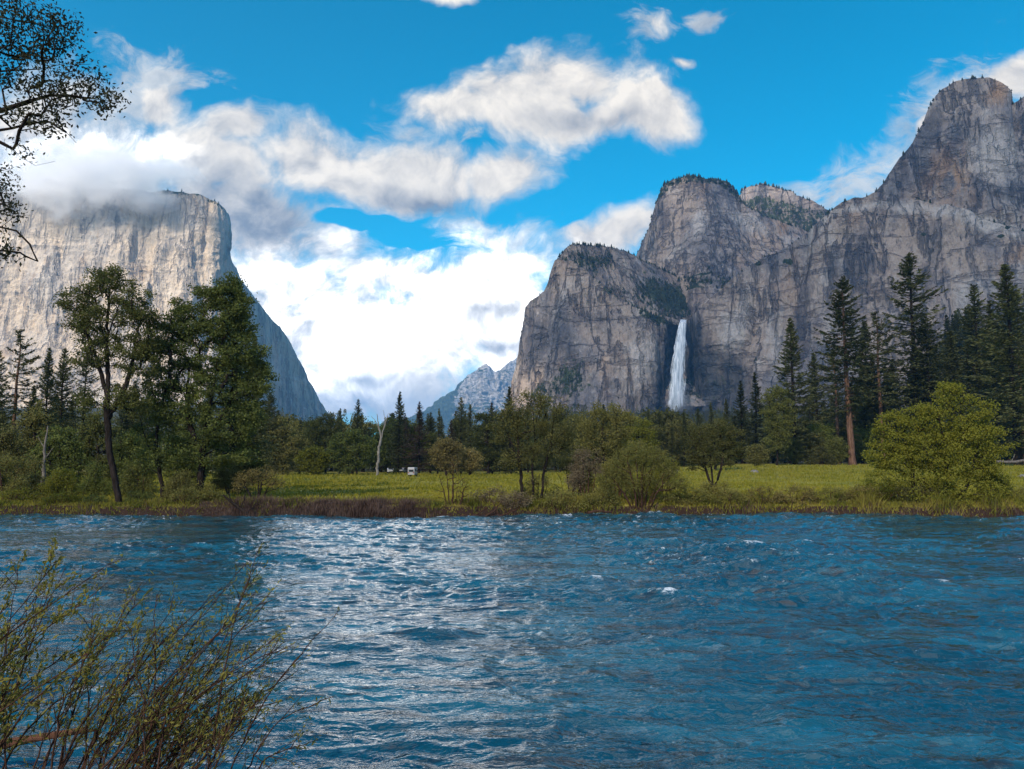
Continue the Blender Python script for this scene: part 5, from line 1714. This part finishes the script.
def cloud_mesh(name, centre, rad, ang, seed, mat, sub=5, rough=0.35, floor=True):
    bm = bmesh.new()
    bmesh.ops.create_icosphere(bm, subdivisions=sub, radius=1)
    V = np.array([v_.co[:] for v_ in bm.verts])
    k = 1 + rough * fbm(V[:, 0] * 2.2, V[:, 1] * 2.2, V[:, 2] * 2.2, 4, seed, ridge=False)
    q = V * k[:, None] * np.array(rad)
    if floor:
        q[:, 2] = np.maximum(q[:, 2], -rad[2] * 0.45)
    c_, s_ = math.cos(ang), math.sin(ang)
    q = np.stack([q[:, 0] * c_ - q[:, 1] * s_, q[:, 0] * s_ + q[:, 1] * c_, q[:, 2]], 1)
    for v_, p_ in zip(bm.verts, q):
        v_.co = p_
    me = bpy.data.meshes.new(name)
    bm.to_mesh(me); bm.free()
    me.materials.append(mat)
    o = link(name, me)
    o.location = centre
    return o


cl = cloud_mesh('cloud', (-280, -420, 1780), (1950, 720, 260), math.atan2(2900, 1500), 3, cloud_material('cloud_vapour', 0.0023), 5, 0.3)
tag(cl, 'long cumulus cloud overhead that shades the river and the right cliffs', 'cloud', kind='structure')

# low cloud wrapped round the top of the pale wall
m, t, out = material('cap_cloud_vapour')
g = t.new('ShaderNodeTexCoord').outputs['Object']
MR = (390.0, 150.0, 135.0)
rl = t.vm('LENGTH', t.scaled(g, tuple(1 / q for q in MR)))
nz = t.noise(t.scaled(g, (1 / 120, 1 / 120, 1 / 75)), 1.0, 6, 0.62, dist=0.5)
dn = t.ss(t.m('ADD', t.m('SUBTRACT', 1.05, rl), t.m('MULTIPLY', t.m('SUBTRACT', nz, 0.52), 2.6)), 0.0, 0.9, 0.0, 0.032)
v = t.new('ShaderNodeVolumePrincipled')
t.put(v.inputs['Color'], (0.99, 0.99, 0.99))
t.put(v.inputs['Density'], dn)
t.put(v.inputs['Anisotropy'], 0.2)
t.l.new(v.outputs[0], out.inputs['Volume'])
c0 = P(80, 180, 2190)
ms = cloud_mesh('cap_cloud', c0, MR, 0.0, 8, m, 4, 0.1, False)
tag(ms, 'low white cloud wrapped round the top of the pale sunlit wall', kind='stuff')

# spray drifting at the foot of the waterfall
m, t, out = material('spray_vapour')
g = t.new('ShaderNodeTexCoord').outputs['Object']
rl = t.vm('LENGTH', t.scaled(g, (1 / 48, 1 / 24, 1 / 44)))
nz = t.noise(t.scaled(g, (1 / 20, 1 / 20, 1 / 26)), 1.0, 4, 0.6)
dn = t.ss(t.m('ADD', t.m('SUBTRACT', 0.95, rl), t.m('MULTIPLY', t.m('SUBTRACT', nz, 0.5), 1.2)), 0.0, 0.9, 0.0, 0.018)
v = t.new('ShaderNodeVolumePrincipled')
t.put(v.inputs['Color'], (0.98, 0.98, 0.98))
t.put(v.inputs['Density'], dn)
t.l.new(v.outputs[0], out.inputs['Volume'])
ms = cloud_mesh('spray', P(679, 404, 1530), (48, 24, 44), 0.0, 9, m, 3, 0.1, False)
tag(ms, 'white spray drifting at the foot of the waterfall', kind='stuff')

# ------------------------------------------------------------------ air
m, t, out = material('valley_air')
v = t.new('ShaderNodeVolumePrincipled')
t.put(v.inputs['Color'], (0.18, 0.52, 0.97))
t.put(v.inputs['Density'], 7e-5)
t.put(v.inputs['Anisotropy'], 0.0)
t.l.new(v.outputs[0], out.inputs['Volume'])
me = bpy.data.meshes.new('haze')
bx = [(-16000, -1500), (16000, -1500), (16000, 15500), (-16000, 15500)]
me.from_pydata([(x, y, -60) for x, y in bx] + [(x, y, 1280) for x, y in bx], [], [(3, 2, 1, 0), (4, 5, 6, 7), (0, 1, 5, 4), (1, 2, 6, 5), (2, 3, 7, 6), (3, 0, 4, 7)])
me.materials.append(m)
tag(link('haze', me), 'thin blue air of the valley', kind='stuff')
